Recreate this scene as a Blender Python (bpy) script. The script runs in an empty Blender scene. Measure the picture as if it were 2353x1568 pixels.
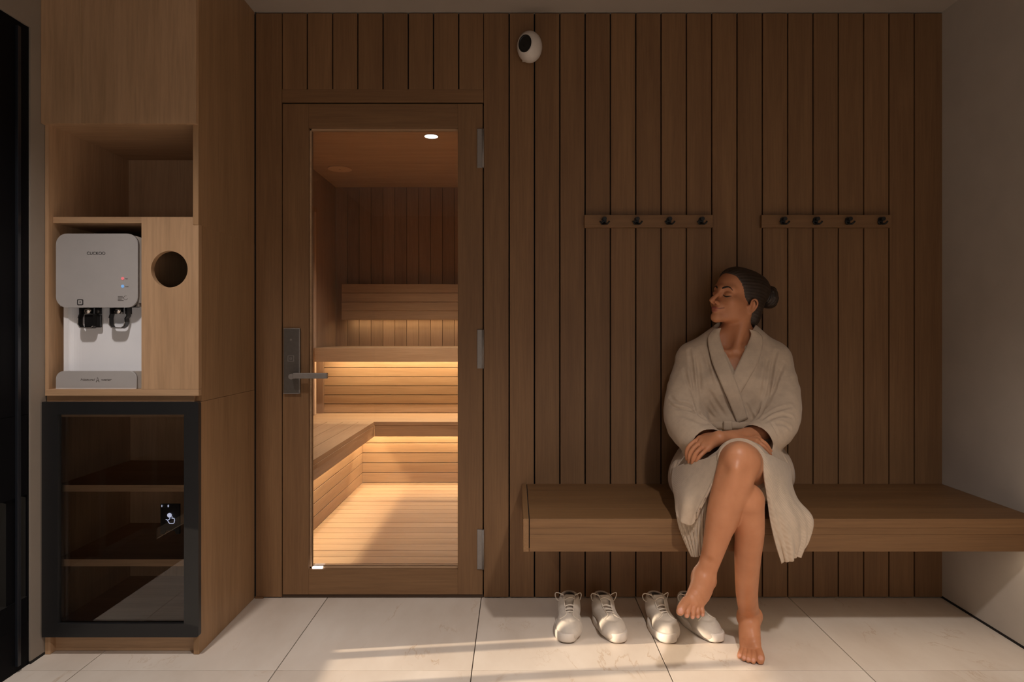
import bpy, bmesh, math, random
import numpy as np
from mathutils import Vector, Matrix
random.seed(4)
PI = math.pi
C = bpy.context.scene.collection
CAMY, FPX, VX, VY, EYE = 2.6, 1495.0, 1185.0, 765.0, 1.061

def P(px, py, d):
    """a point seen at photo pixel (px, py), d metres in front of the panelled wall"""
    s = FPX / (CAMY - d)
    return ((px - VX) / s, -d, EYE - (py - VY) / s)
def X(px, d=0.0): return (px - VX) * (CAMY - d) / FPX
def Z(py, d=0.0): return EYE - (py - VY) * (CAMY - d) / FPX

# ------------------------------------------------------------------ materials
def new_mat(name):
    m = bpy.data.materials.new(name); m.use_nodes = True
    nt = m.node_tree
    for n in list(nt.nodes): nt.nodes.remove(n)
    out = nt.nodes.new('ShaderNodeOutputMaterial')
    b = nt.nodes.new('ShaderNodeBsdfPrincipled')
    nt.links.new(b.outputs[0], out.inputs[0])
    return m, nt, b
def N(nt, kind, **kw):
    n = nt.nodes.new(kind)
    for k, v in kw.items():
        if hasattr(n, k) and not k in n.inputs: setattr(n, k, v)
        else: n.inputs[k].default_value = v
    return n
def ramp(nt, fac, stops):
    r = nt.nodes.new('ShaderNodeValToRGB')
    e = r.color_ramp.elements
    while len(e) < len(stops): e.new(0.5)
    for el, (p, c) in zip(e, stops):
        el.position = p; el.color = (*c, 1) if len(c) == 3 else c
    nt.links.new(fac, r.inputs[0])
    return r
def plain(name, col, rough=0.5, metal=0.0, noise=0.06, scale=30, emit=None, es=0, bump=0.0, coat=0.0, sss=0.0):
    m, nt, b = new_mat(name)
    tc = N(nt, 'ShaderNodeTexCoord')
    no = N(nt, 'ShaderNodeTexNoise', Scale=scale, Detail=4.0)
    nt.links.new(tc.outputs['Object'], no.inputs['Vector'])
    lo = tuple(max(0, c * (1 - noise)) for c in col); hi = tuple(min(1, c * (1 + noise)) for c in col)
    r = ramp(nt, no.outputs[0], [(0.3, lo), (0.7, hi)])
    nt.links.new(r.outputs[0], b.inputs['Base Color'])
    b.inputs['Roughness'].default_value = rough; b.inputs['Metallic'].default_value = metal
    b.inputs['Coat Weight'].default_value = coat
    if sss:
        b.inputs['Subsurface Weight'].default_value = sss
        b.inputs['Subsurface Radius'].default_value = (0.012, 0.005, 0.003)
    if emit:
        b.inputs['Emission Color'].default_value = (*emit, 1); b.inputs['Emission Strength'].default_value = es
    if bump:
        bp = N(nt, 'ShaderNodeBump', Strength=bump, Distance=0.002)
        nt.links.new(no.outputs[0], bp.inputs['Height']); nt.links.new(bp.outputs[0], b.inputs['Normal'])
    return m
def wood(name, dark, light, axis='z', rough=0.5, var=0.16, spec=0.35, fine=1.0):
    m, nt, b = new_mat(name)
    tc = N(nt, 'ShaderNodeTexCoord'); ge = N(nt, 'ShaderNodeNewGeometry')
    mul = N(nt, 'ShaderNodeMath', operation='MULTIPLY'); mul.inputs[1].default_value = 31.0
    nt.links.new(ge.outputs['Random Per Island'], mul.inputs[0])
    comb = N(nt, 'ShaderNodeCombineXYZ')
    for i in range(3): nt.links.new(mul.outputs[0], comb.inputs[i])
    add = N(nt, 'ShaderNodeVectorMath', operation='ADD')
    nt.links.new(tc.outputs['Object'], add.inputs[0]); nt.links.new(comb.outputs[0], add.inputs[1])
    def mapped(a, c):
        mp = N(nt, 'ShaderNodeMapping'); s = {'x': (a, c, c), 'y': (c, a, c), 'z': (c, c, a)}[axis]
        mp.inputs['Scale'].default_value = s; nt.links.new(add.outputs[0], mp.inputs[0]); return mp
    n1 = N(nt, 'ShaderNodeTexNoise', Scale=1.0, Detail=5.0, Roughness=0.6, Distortion=0.6)
    nt.links.new(mapped(1.1, 14.0).outputs[0], n1.inputs['Vector'])
    n2 = N(nt, 'ShaderNodeTexNoise', Scale=1.0, Detail=3.0, Roughness=0.7)
    nt.links.new(mapped(5.0, 160.0 * fine).outputs[0], n2.inputs['Vector'])
    r = ramp(nt, n1.outputs[0], [(0.25, dark), (0.72, light)])
    r2 = ramp(nt, n2.outputs[0], [(0.25, (0.78,) * 3), (0.6, (1.03,) * 3)])
    mx = N(nt, 'ShaderNodeMix', data_type='RGBA', blend_type='MULTIPLY'); mx.inputs[0].default_value = 0.8
    nt.links.new(r.outputs[0], mx.inputs[6]); nt.links.new(r2.outputs[0], mx.inputs[7])
    mr = N(nt, 'ShaderNodeMapRange'); mr.inputs[3].default_value = 1 - var; mr.inputs[4].default_value = 1 + var
    nt.links.new(ge.outputs['Random Per Island'], mr.inputs[0])
    vm = N(nt, 'ShaderNodeVectorMath', operation='SCALE')
    nt.links.new(mx.outputs[2], vm.inputs[0]); nt.links.new(mr.outputs[0], vm.inputs['Scale'])
    nt.links.new(vm.outputs[0], b.inputs['Base Color'])
    b.inputs['Roughness'].default_value = rough; b.inputs['Specular IOR Level'].default_value = spec
    bp = N(nt, 'ShaderNodeBump', Strength=0.12, Distance=0.001)
    nt.links.new(n2.outputs[0], bp.inputs['Height']); nt.links.new(bp.outputs[0], b.inputs['Normal'])
    return m
def glass(name, tint=(0.96, 0.96, 0.95), ior=1.5, boost=1.0, rough=0.0):
    m, nt, b = new_mat(name); nt.nodes.remove(b)
    out = [n for n in nt.nodes if n.type == 'OUTPUT_MATERIAL'][0]
    t = N(nt, 'ShaderNodeBsdfTransparent', Color=(*tint, 1)); g = N(nt, 'ShaderNodeBsdfGlossy', Roughness=rough)
    g.inputs['Color'].default_value = (1, 1, 1, 1)
    fr = N(nt, 'ShaderNodeFresnel', IOR=ior)
    mu = N(nt, 'ShaderNodeMath', operation='MULTIPLY', use_clamp=True); mu.inputs[1].default_value = boost
    nt.links.new(fr.outputs[0], mu.inputs[0])
    mx = N(nt, 'ShaderNodeMixShader')
    nt.links.new(mu.outputs[0], mx.inputs[0]); nt.links.new(t.outputs[0], mx.inputs[1]); nt.links.new(g.outputs[0], mx.inputs[2])
    nt.links.new(mx.outputs[0], out.inputs[0])
    return m
def marble(name):
    m, nt, b = new_mat(name)
    tc = N(nt, 'ShaderNodeTexCoord'); ge = N(nt, 'ShaderNodeNewGeometry')
    mul = N(nt, 'ShaderNodeMath', operation='MULTIPLY'); mul.inputs[1].default_value = 23.0
    nt.links.new(ge.outputs['Random Per Island'], mul.inputs[0])
    comb = N(nt, 'ShaderNodeCombineXYZ'); nt.links.new(mul.outputs[0], comb.inputs[0]); nt.links.new(mul.outputs[0], comb.inputs[1])
    add = N(nt, 'ShaderNodeVectorMath', operation='ADD')
    nt.links.new(tc.outputs['Object'], add.inputs[0]); nt.links.new(comb.outputs[0], add.inputs[1])
    mp = N(nt, 'ShaderNodeMapping'); mp.inputs['Rotation'].default_value = (0, 0, 0.7); mp.inputs['Scale'].default_value = (1.0, 0.45, 1)
    nt.links.new(add.outputs[0], mp.inputs[0])
    cloud = N(nt, 'ShaderNodeTexNoise', Scale=3.0, Detail=6.0, Roughness=0.6)
    nt.links.new(mp.outputs[0], cloud.inputs['Vector'])
    base = ramp(nt, cloud.outputs[0], [(0.3, (0.62, 0.53, 0.45)), (0.7, (0.78, 0.705, 0.63))])
    wv = N(nt, 'ShaderNodeTexNoise', Scale=2.6, Detail=9.0, Roughness=0.62, Distortion=0.9)
    nt.links.new(mp.outputs[0], wv.inputs['Vector'])
    sub = N(nt, 'ShaderNodeMath', operation='SUBTRACT'); sub.inputs[1].default_value = 0.5
    nt.links.new(wv.outputs[0], sub.inputs[0])
    ab = N(nt, 'ShaderNodeMath', operation='ABSOLUTE'); nt.links.new(sub.outputs[0], ab.inputs[0])
    vein = ramp(nt, ab.outputs[0], [(0.0, (1, 1, 1)), (0.008, (0, 0, 0))])
    gate = N(nt, 'ShaderNodeTexNoise', Scale=5.0, Detail=2.0)
    nt.links.new(add.outputs[0], gate.inputs['Vector'])
    gr = ramp(nt, gate.outputs[0], [(0.50, (0, 0, 0)), (0.70, (0.7, 0.7, 0.7))])
    gm = N(nt, 'ShaderNodeMath', operation='MULTIPLY')
    nt.links.new(vein.outputs[0], gm.inputs[0]); nt.links.new(gr.outputs[0], gm.inputs[1])
    mx = N(nt, 'ShaderNodeMix', data_type='RGBA'); nt.links.new(gm.outputs[0], mx.inputs[0])
    nt.links.new(base.outputs[0], mx.inputs[6]); mx.inputs[7].default_value = (0.46, 0.31, 0.19, 1)
    nt.links.new(mx.outputs[2], b.inputs['Base Color'])
    b.inputs['Roughness'].default_value = 0.34; b.inputs['Specular IOR Level'].default_value = 0.4
    return m
def cloth(name, col, scale=260.0, strength=0.35, rib=None, stain=0.06):
    m, nt, b = new_mat(name)
    tc = N(nt, 'ShaderNodeTexCoord')
    no = N(nt, 'ShaderNodeTexNoise', Scale=45.0, Detail=4.0)
    nt.links.new(tc.outputs['Object'], no.inputs['Vector'])
    r = ramp(nt, no.outputs[0], [(0.3, tuple(c * (1 - stain) for c in col)), (0.7, tuple(c * (1 + stain) for c in col))])
    nt.links.new(r.outputs[0], b.inputs['Base Color'])
    b.inputs['Roughness'].default_value = 0.95; b.inputs['Specular IOR Level'].default_value = 0.1
    b.inputs['Sheen Weight'].default_value = 0.15
    hs = []
    for ax in (('X', 'Z') if rib is None else (rib,)):
        w = N(nt, 'ShaderNodeTexWave', wave_type='BANDS', bands_direction=ax, Scale=scale, Distortion=1.2, Detail=1.0)
        w.inputs['Detail Scale'].default_value = 1.0
        nt.links.new(tc.outputs['Object'], w.inputs['Vector']); hs.append(w.outputs['Fac'])
    if len(hs) == 2:
        a = N(nt, 'ShaderNodeMath', operation='ADD'); nt.links.new(hs[0], a.inputs[0]); nt.links.new(hs[1], a.inputs[1]); h = a.outputs[0]
    else: h = hs[0]
    bp = N(nt, 'ShaderNodeBump', Strength=strength, Distance=0.002)
    nt.links.new(h, bp.inputs['Height']); nt.links.new(bp.outputs[0], b.inputs['Normal'])
    return m

M = {}
M['panel'] = wood('panel_wood', (0.165, 0.084, 0.037), (0.225, 0.121, 0.055), 'z', 0.55, 0.10)
M['panel_h'] = wood('panel_wood_level', (0.165, 0.084, 0.037), (0.225, 0.121, 0.055), 'x', 0.55, 0.10)
M['bench'] = wood('bench_wood', (0.145, 0.072, 0.029), (0.21, 0.111, 0.047), 'x', 0.5, 0.06)
M['bench_y'] = wood('bench_end_wood', (0.19, 0.10, 0.042), (0.26, 0.145, 0.066), 'y', 0.5, 0.06)
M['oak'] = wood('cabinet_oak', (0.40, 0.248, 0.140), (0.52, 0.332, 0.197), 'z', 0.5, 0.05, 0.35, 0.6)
M['oak_shaded'] = wood('cabinet_side_veneer', (0.30, 0.175, 0.088), (0.39, 0.235, 0.124), 'z', 0.5, 0.05, 0.3, 0.6)  # cabinet oak with the shade of its outer side put into the colour
M['oak_x'] = wood('cabinet_oak_level', (0.40, 0.248, 0.140), (0.52, 0.332, 0.197), 'x', 0.5, 0.05, 0.35, 0.6)
M['sauna'] = wood('sauna_wood', (0.35, 0.215, 0.122), (0.46, 0.30, 0.178), 'x', 0.6, 0.07)
M['sauna_y'] = wood('sauna_wood_deep', (0.35, 0.215, 0.122), (0.46, 0.30, 0.178), 'y', 0.6, 0.07)
M['post'] = wood('post_wood', (0.46, 0.32, 0.235), (0.56, 0.42, 0.32), 'z', 0.6, 0.05)
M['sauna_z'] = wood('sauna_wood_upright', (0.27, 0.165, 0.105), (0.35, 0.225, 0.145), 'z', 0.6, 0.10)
M['gap'] = plain('shadow_gap', (0.006, 0.004, 0.003), 0.9)
M['gap_brown'] = plain('brown_gap', (0.05, 0.027, 0.014), 0.9)
M['plaster'] = plain('wall_plaster', (0.45, 0.405, 0.36), 0.9, noise=0.04, scale=8)
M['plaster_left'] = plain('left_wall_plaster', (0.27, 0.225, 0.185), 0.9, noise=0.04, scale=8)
M['ceil'] = plain('ceiling_paint', (0.37, 0.32, 0.275), 0.9, noise=0.03, scale=6)
M['rear'] = plain('rear_wall_paint', (0.20, 0.165, 0.14), 0.9, noise=0.05, scale=5)
M['tile'] = marble('marble_tile')
M['grout'] = plain('grout', (0.09, 0.07, 0.055), 0.9)
M['black'] = plain('black_frame', (0.012, 0.012, 0.013), 0.42)
M['blackdoor'] = plain('black_door', (0.004, 0.004, 0.005), 0.6)
M['hook'] = plain('black_hook', (0.005, 0.005, 0.005), 0.55)
M['glass'] = glass('clear_glass')
M['cabglass'] = glass('smoked_glass', (0.95, 0.94, 0.93), 1.5, 1.0)
M['steel'] = plain('brushed_steel', (0.24, 0.215, 0.20), 0.5, 0.35, 0.05, 80)
M['steel_dark'] = plain('dark_steel', (0.17, 0.155, 0.14), 0.4, 0.8, 0.05, 80)
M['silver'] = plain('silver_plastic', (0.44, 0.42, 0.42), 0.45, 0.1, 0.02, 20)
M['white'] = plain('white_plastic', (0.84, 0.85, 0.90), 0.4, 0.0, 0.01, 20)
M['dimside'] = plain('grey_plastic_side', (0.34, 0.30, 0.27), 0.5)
M['blackpl'] = plain('black_plastic', (0.012, 0.011, 0.011), 0.3)
M['chrome'] = plain('chrome', (0.55, 0.52, 0.5), 0.2, 1.0, 0.02)
M['ink'] = plain('dark_lettering', (0.035, 0.033, 0.034), 0.5)
M['ink_soft'] = plain('grey_lettering', (0.15, 0.135, 0.13), 0.5)
M['red'] = plain('red_indicator', (0.8, 0.2, 0.22), 0.4, emit=(1, 0.22, 0.25), es=0.35)
M['blue'] = plain('blue_indicator', (0.2, 0.4, 0.8), 0.4, emit=(0.25, 0.55, 1.0), es=0.35)
M['icon'] = plain('lit_icon', (0.6, 0.66, 0.9), 0.4, emit=(0.68, 0.74, 1.0), es=0.55)
M['cam_white'] = plain('camera_white', (0.62, 0.56, 0.51), 0.35)
M['lens'] = plain('camera_lens', (0.006, 0.006, 0.006), 0.4)
M['lamp'] = plain('lit_lamp', (1, 1, 1), 0.4, emit=(1.0, 0.93, 0.88), es=4.0)
M['led'] = plain('lit_led', (1, 0.8, 0.5), 0.4, emit=(1.0, 0.62, 0.26), es=4.0)
M['led_soft'] = plain('soft_led', (1, 0.85, 0.65), 0.4, emit=(1.0, 0.78, 0.52), es=0.6)
M['speaker'] = plain('speaker_grille', (0.62, 0.42, 0.27), 0.8, noise=0.1, scale=400)
M['robe'] = cloth('robe_cotton', (0.49, 0.38, 0.285), 150.0, 0.22)
M['robe_rib'] = cloth('robe_rib', (0.51, 0.405, 0.305), 70.0, 0.9, 'X')
M['robe_rib2'] = cloth('robe_slant_rib', (0.51, 0.405, 0.31), 55.0, 0.4, 'DIAGONAL')
M['canvas'] = cloth('shoe_canvas', (0.54, 0.485, 0.43), 700.0, 0.06)
M['lining'] = cloth('shoe_lining', (0.25, 0.215, 0.195), 420.0, 0.2)
M['rubber'] = plain('shoe_rubber', (0.62, 0.56, 0.505), 0.55, noise=0.05)
M['lace'] = cloth('shoe_lace', (0.68, 0.61, 0.53), 900.0, 0.2)
M['hairm'] = plain('hair_brown', (0.030, 0.018, 0.012), 0.5, noise=0.35, scale=60)
M['brow'] = plain('brow_brown', (0.012, 0.007, 0.005), 0.7)

def skin_mat():
    m, nt, b = new_mat('skin')
    at = N(nt, 'ShaderNodeAttribute'); at.attribute_name = 'lip'
    tc = N(nt, 'ShaderNodeTexCoord'); no = N(nt, 'ShaderNodeTexNoise', Scale=22.0, Detail=5.0)
    nt.links.new(tc.outputs['Object'], no.inputs['Vector'])
    r = ramp(nt, no.outputs[0], [(0.3, (0.47, 0.198, 0.098)), (0.7, (0.525, 0.232, 0.12))])
    mx = N(nt, 'ShaderNodeMix', data_type='RGBA'); nt.links.new(at.outputs['Fac'], mx.inputs[0])
    nt.links.new(r.outputs[0], mx.inputs[6]); mx.inputs[7].default_value = (0.33, 0.085, 0.07, 1)
    at2 = N(nt, 'ShaderNodeAttribute'); at2.attribute_name = 'nail'
    mx2 = N(nt, 'ShaderNodeMix', data_type='RGBA'); nt.links.new(at2.outputs['Fac'], mx2.inputs[0])
    nt.links.new(mx.outputs[2], mx2.inputs[6]); mx2.inputs[7].default_value = (0.60, 0.29, 0.20, 1)
    at3 = N(nt, 'ShaderNodeAttribute'); at3.attribute_name = 'seam'
    mx3 = N(nt, 'ShaderNodeMix', data_type='RGBA'); nt.links.new(at3.outputs['Fac'], mx3.inputs[0])
    nt.links.new(mx2.outputs[2], mx3.inputs[6]); mx3.inputs[7].default_value = (0.09, 0.02, 0.016, 1)
    nt.links.new(mx3.outputs[2], b.inputs['Base Color'])
    b.inputs['Roughness'].default_value = 0.42; b.inputs['Specular IOR Level'].default_value = 0.4
    b.inputs['Subsurface Weight'].default_value = 0.12; b.inputs['Subsurface Radius'].default_value = (0.012, 0.005, 0.003)
    return m
M['skin'] = skin_mat()

M['blackdoor'].node_tree.nodes['Principled BSDF'].inputs['Specular IOR Level'].default_value = 0.08
M['skin'].node_tree.nodes['Principled BSDF'].inputs['Specular IOR Level'].default_value = 0.3
# ------------------------------------------------------------------ objects
def setp(o, label=None, cat=None, group=None, kind=None):
    for k, v in (('label', label), ('category', cat), ('group', group), ('kind', kind)):
        if v: o[k] = v
    return o
def thing(name, loc, label, cat, group=None):
    o = bpy.data.objects.new(name, None); C.objects.link(o); o.location = loc; o.empty_display_size = 0.05
    return setp(o, label, cat, group)
def root_loc(o):
    v = Vector((0, 0, 0))
    while o is not None: v += o.location; o = o.parent
    return v
def link_mesh(name, verts, faces, mat, parent=None, smooth=False, smooth_flags=None):
    me = bpy.data.meshes.new(name)
    off = root_loc(parent) if parent else Vector((0, 0, 0))
    va = np.asarray(verts, dtype=np.float64) - np.array(off)
    me.from_pydata(va.tolist(), [], faces)
    if smooth_flags is not None: me.polygons.foreach_set('use_smooth', smooth_flags)
    elif smooth: me.polygons.foreach_set('use_smooth', [True] * len(faces))
    me.materials.append(mat); me.update()
    o = bpy.data.objects.new(name, me); C.objects.link(o)
    if parent: o.parent = parent
    return o

class MB:
    """collects shapes that belong to ONE object"""
    def __init__(s): s.v, s.f, s.sm = [], [], []
    def raw(s, v, f, smooth=False):
        n = len(s.v); s.v += [tuple(q) for q in v]
        for q in f: s.f.append(tuple(i + n for i in q)); s.sm.append(smooth)
        return s
    def box(s, x0, x1, y0, y1, z0, z1, bev=0.0):
        if x0 > x1: x0, x1 = x1, x0
        if y0 > y1: y0, y1 = y1, y0
        if z0 > z1: z0, z1 = z1, z0
        bm = bmesh.new()
        vs = [bm.verts.new((x, y, z)) for x in (x0, x1) for y in (y0, y1) for z in (z0, z1)]
        for q in ((0, 1, 3, 2), (4, 6, 7, 5), (0, 4, 5, 1), (2, 3, 7, 6), (0, 2, 6, 4), (1, 5, 7, 3)): bm.faces.new([vs[i] for i in q])
        if bev > 0:
            bev = min(bev, 0.45 * min(x1 - x0, y1 - y0, z1 - z0))
            bmesh.ops.bevel(bm, geom=bm.edges[:], offset=bev, segments=2, profile=0.5, affect='EDGES')
        bmesh.ops.recalc_face_normals(bm, faces=bm.faces[:])
        bm.verts.index_update()
        s.raw([v.co[:] for v in bm.verts], [[v.index for v in f.verts] for f in bm.faces]); bm.free()
        return s
    def prism(s, poly, y0, y1, smooth=False):
        """poly in (x, z), extruded along y"""
        n = len(poly)
        a = sum(poly[i][0] * poly[(i + 1) % n][1] - poly[(i + 1) % n][0] * poly[i][1] for i in range(n))
        if a < 0: poly = poly[::-1]
        v = [(x, y0, z) for x, z in poly] + [(x, y1, z) for x, z in poly]
        s.raw(v, [tuple(range(n)), tuple(range(2 * n - 1, n - 1, -1))])
        s.raw(v, [(i, i + n, (i + 1) % n + n, (i + 1) % n) for i in range(n)], smooth)
        return s
    def prism_z(s, poly, z0, z1):
        n = len(poly)
        v = [(x, y, z0) for x, y in poly] + [(x, y, z1) for x, y in poly]
        s.raw(v, [tuple(range(n - 1, -1, -1)), tuple(range(n, 2 * n))] + [(i, (i + 1) % n, (i + 1) % n + n, i + n) for i in range(n)])
        return s
    def ring(s, outer, inner, y0, y1):
        """frame between two (x, z) loops of equal length, extruded along y"""
        n = len(outer); v = []
        for y in (y0, y1): v += [(x, y, z) for x, z in outer] + [(x, y, z) for x, z in inner]
        f = []
        for i in range(n):
            j = (i + 1) % n
            f += [(i, j, n + j, n + i), (2 * n + i, 3 * n + i, 3 * n + j, 2 * n + j), (i, 2 * n + i, 2 * n + j, j), (n + i, n + j, 3 * n + j, 3 * n + i)]
        return s.raw(v, f)
    def cyl(s, c, r, h, axis='z', n=24, r2=None, smooth=True):
        r2 = r if r2 is None else r2; v = []
        for k, rr in ((0, r), (h, r2)):
            for i in range(n):
                a = 2 * PI * i / n; p = (rr * math.cos(a), rr * math.sin(a), k)
                p = {'z': p, 'y': (p[0], p[2], p[1]), 'x': (p[2], p[0], p[1])}[axis]
                v.append((c[0] + p[0], c[1] + p[1], c[2] + p[2]))
        s.raw(v, [tuple(range(n)), tuple(range(n, 2 * n))]); s.raw(v, [(i, (i + 1) % n, (i + 1) % n + n, i + n) for i in range(n)], smooth)
        return s
    def tube(s, path, r, n=8, closed=False, flat=1.0):
        path = [Vector(p) for p in path]; m = len(path)
        rs = r if isinstance(r, (list, tuple)) else [r] * m
        v = []; up = None
        for i, p in enumerate(path):
            a = path[(i - 1) % m] if (closed or i > 0) else p; b = path[(i + 1) % m] if (closed or i < m - 1) else p
            t = (b - a).normalized()
            if up is None:
                up = Vector((0, 0, 1)) if abs(t.z) < 0.9 else Vector((0, 1, 0))
            u = (up - t * up.dot(t)).normalized(); up = u; w = t.cross(u)
            for k in range(n):
                g = 2 * PI * k / n
                v.append(p + u * (rs[i] * flat * math.cos(g)) + w * (rs[i] * math.sin(g)))
        f = []
        for i in range(m if closed else m - 1):
            j = (i + 1) % m
            for k in range(n): f.append((i * n + k, i * n + (k + 1) % n, j * n + (k + 1) % n, j * n + k))
        s.raw(v, f, True)
        if not closed: s.raw(v, [tuple(range(n - 1, -1, -1)), tuple(range((m - 1) * n, m * n))])
        return s
    def ball(s, c, r, n=20, m=12):
        r = r if isinstance(r, (tuple, list)) else (r, r, r); v = []
        for i in range(m + 1):
            t = PI * i / m
            for k in range(n):
                a = 2 * PI * k / n
                v.append((c[0] + r[0] * math.sin(t) * math.cos(a), c[1] + r[1] * math.sin(t) * math.sin(a), c[2] + r[2] * math.cos(t)))
        f = [(i * n + k, (i + 1) * n + k, (i + 1) * n + (k + 1) % n, i * n + (k + 1) % n) for i in range(m) for k in range(n)]
        return s.raw(v, f, True)
    def build(s, name, mat, parent=None):
        o = link_mesh(name, s.v, s.f, mat, parent, smooth_flags=s.sm)
        bm = bmesh.new(); bm.from_mesh(o.data)
        bmesh.ops.remove_doubles(bm, verts=bm.verts[:], dist=1e-6)
        bmesh.ops.recalc_face_normals(bm, faces=bm.faces[:]); bm.to_mesh(o.data); bm.free()
        return o
def struct(o, label=None):
    o['kind'] = 'structure'; o['category'] = o.name.replace('sauna_', '').split('_')[0].split('.')[0]
    if label: o['label'] = label
    return o
def rrect(x0, x1, z0, z1, r, n=6, corners=(1, 1, 1, 1)):
    """rounded rectangle loop; corners: bl, br, tr, tl"""
    out = []
    for (cx, cz, a0, k) in ((x0, z0, PI, 0), (x1, z0, 1.5 * PI, 1), (x1, z1, 0, 2), (x0, z1, 0.5 * PI, 3)):
        rr = r if corners[k] else 0.0002
        sx = cx + rr if cx == x0 else cx - rr; sz = cz + rr if cz == z0 else cz - rr
        for i in range(n + 1):
            a = a0 + 0.5 * PI * i / n; out.append((sx + rr * math.cos(a), sz + rr * math.sin(a)))
    return out
def text_mesh(name, body, size, loc, mat, parent, width=None, depth=0.0006, shear=0.0, spacing=1.0):
    cu = bpy.data.curves.new(name, 'FONT'); cu.body = body; cu.size = size; cu.align_x = 'CENTER'; cu.align_y = 'CENTER'
    cu.extrude = depth; cu.shear = shear; cu.space_character = spacing
    t = bpy.data.objects.new(name + '_tmp', cu); C.objects.link(t)
    dg = bpy.context.evaluated_depsgraph_get(); me = bpy.data.meshes.new_from_object(t.evaluated_get(dg))
    bpy.data.objects.remove(t); bpy.data.curves.remove(cu)
    co = np.empty(len(me.vertices) * 3); me.vertices.foreach_get('co', co); co = co.reshape(-1, 3)
    if width: co[:, 0] *= width / max(1e-6, co[:, 0].max() - co[:, 0].min())
    off = np.array(root_loc(parent))
    w = np.stack([co[:, 0] + loc[0] - off[0], -co[:, 2] + loc[1] - off[1], co[:, 1] + loc[2] - off[2]], 1)
    me.vertices.foreach_set('co', w.ravel()); me.materials.clear(); me.materials.append(mat); me.update()
    o = bpy.data.objects.new(name, me); C.objects.link(o); o.parent = parent
    return o

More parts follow.
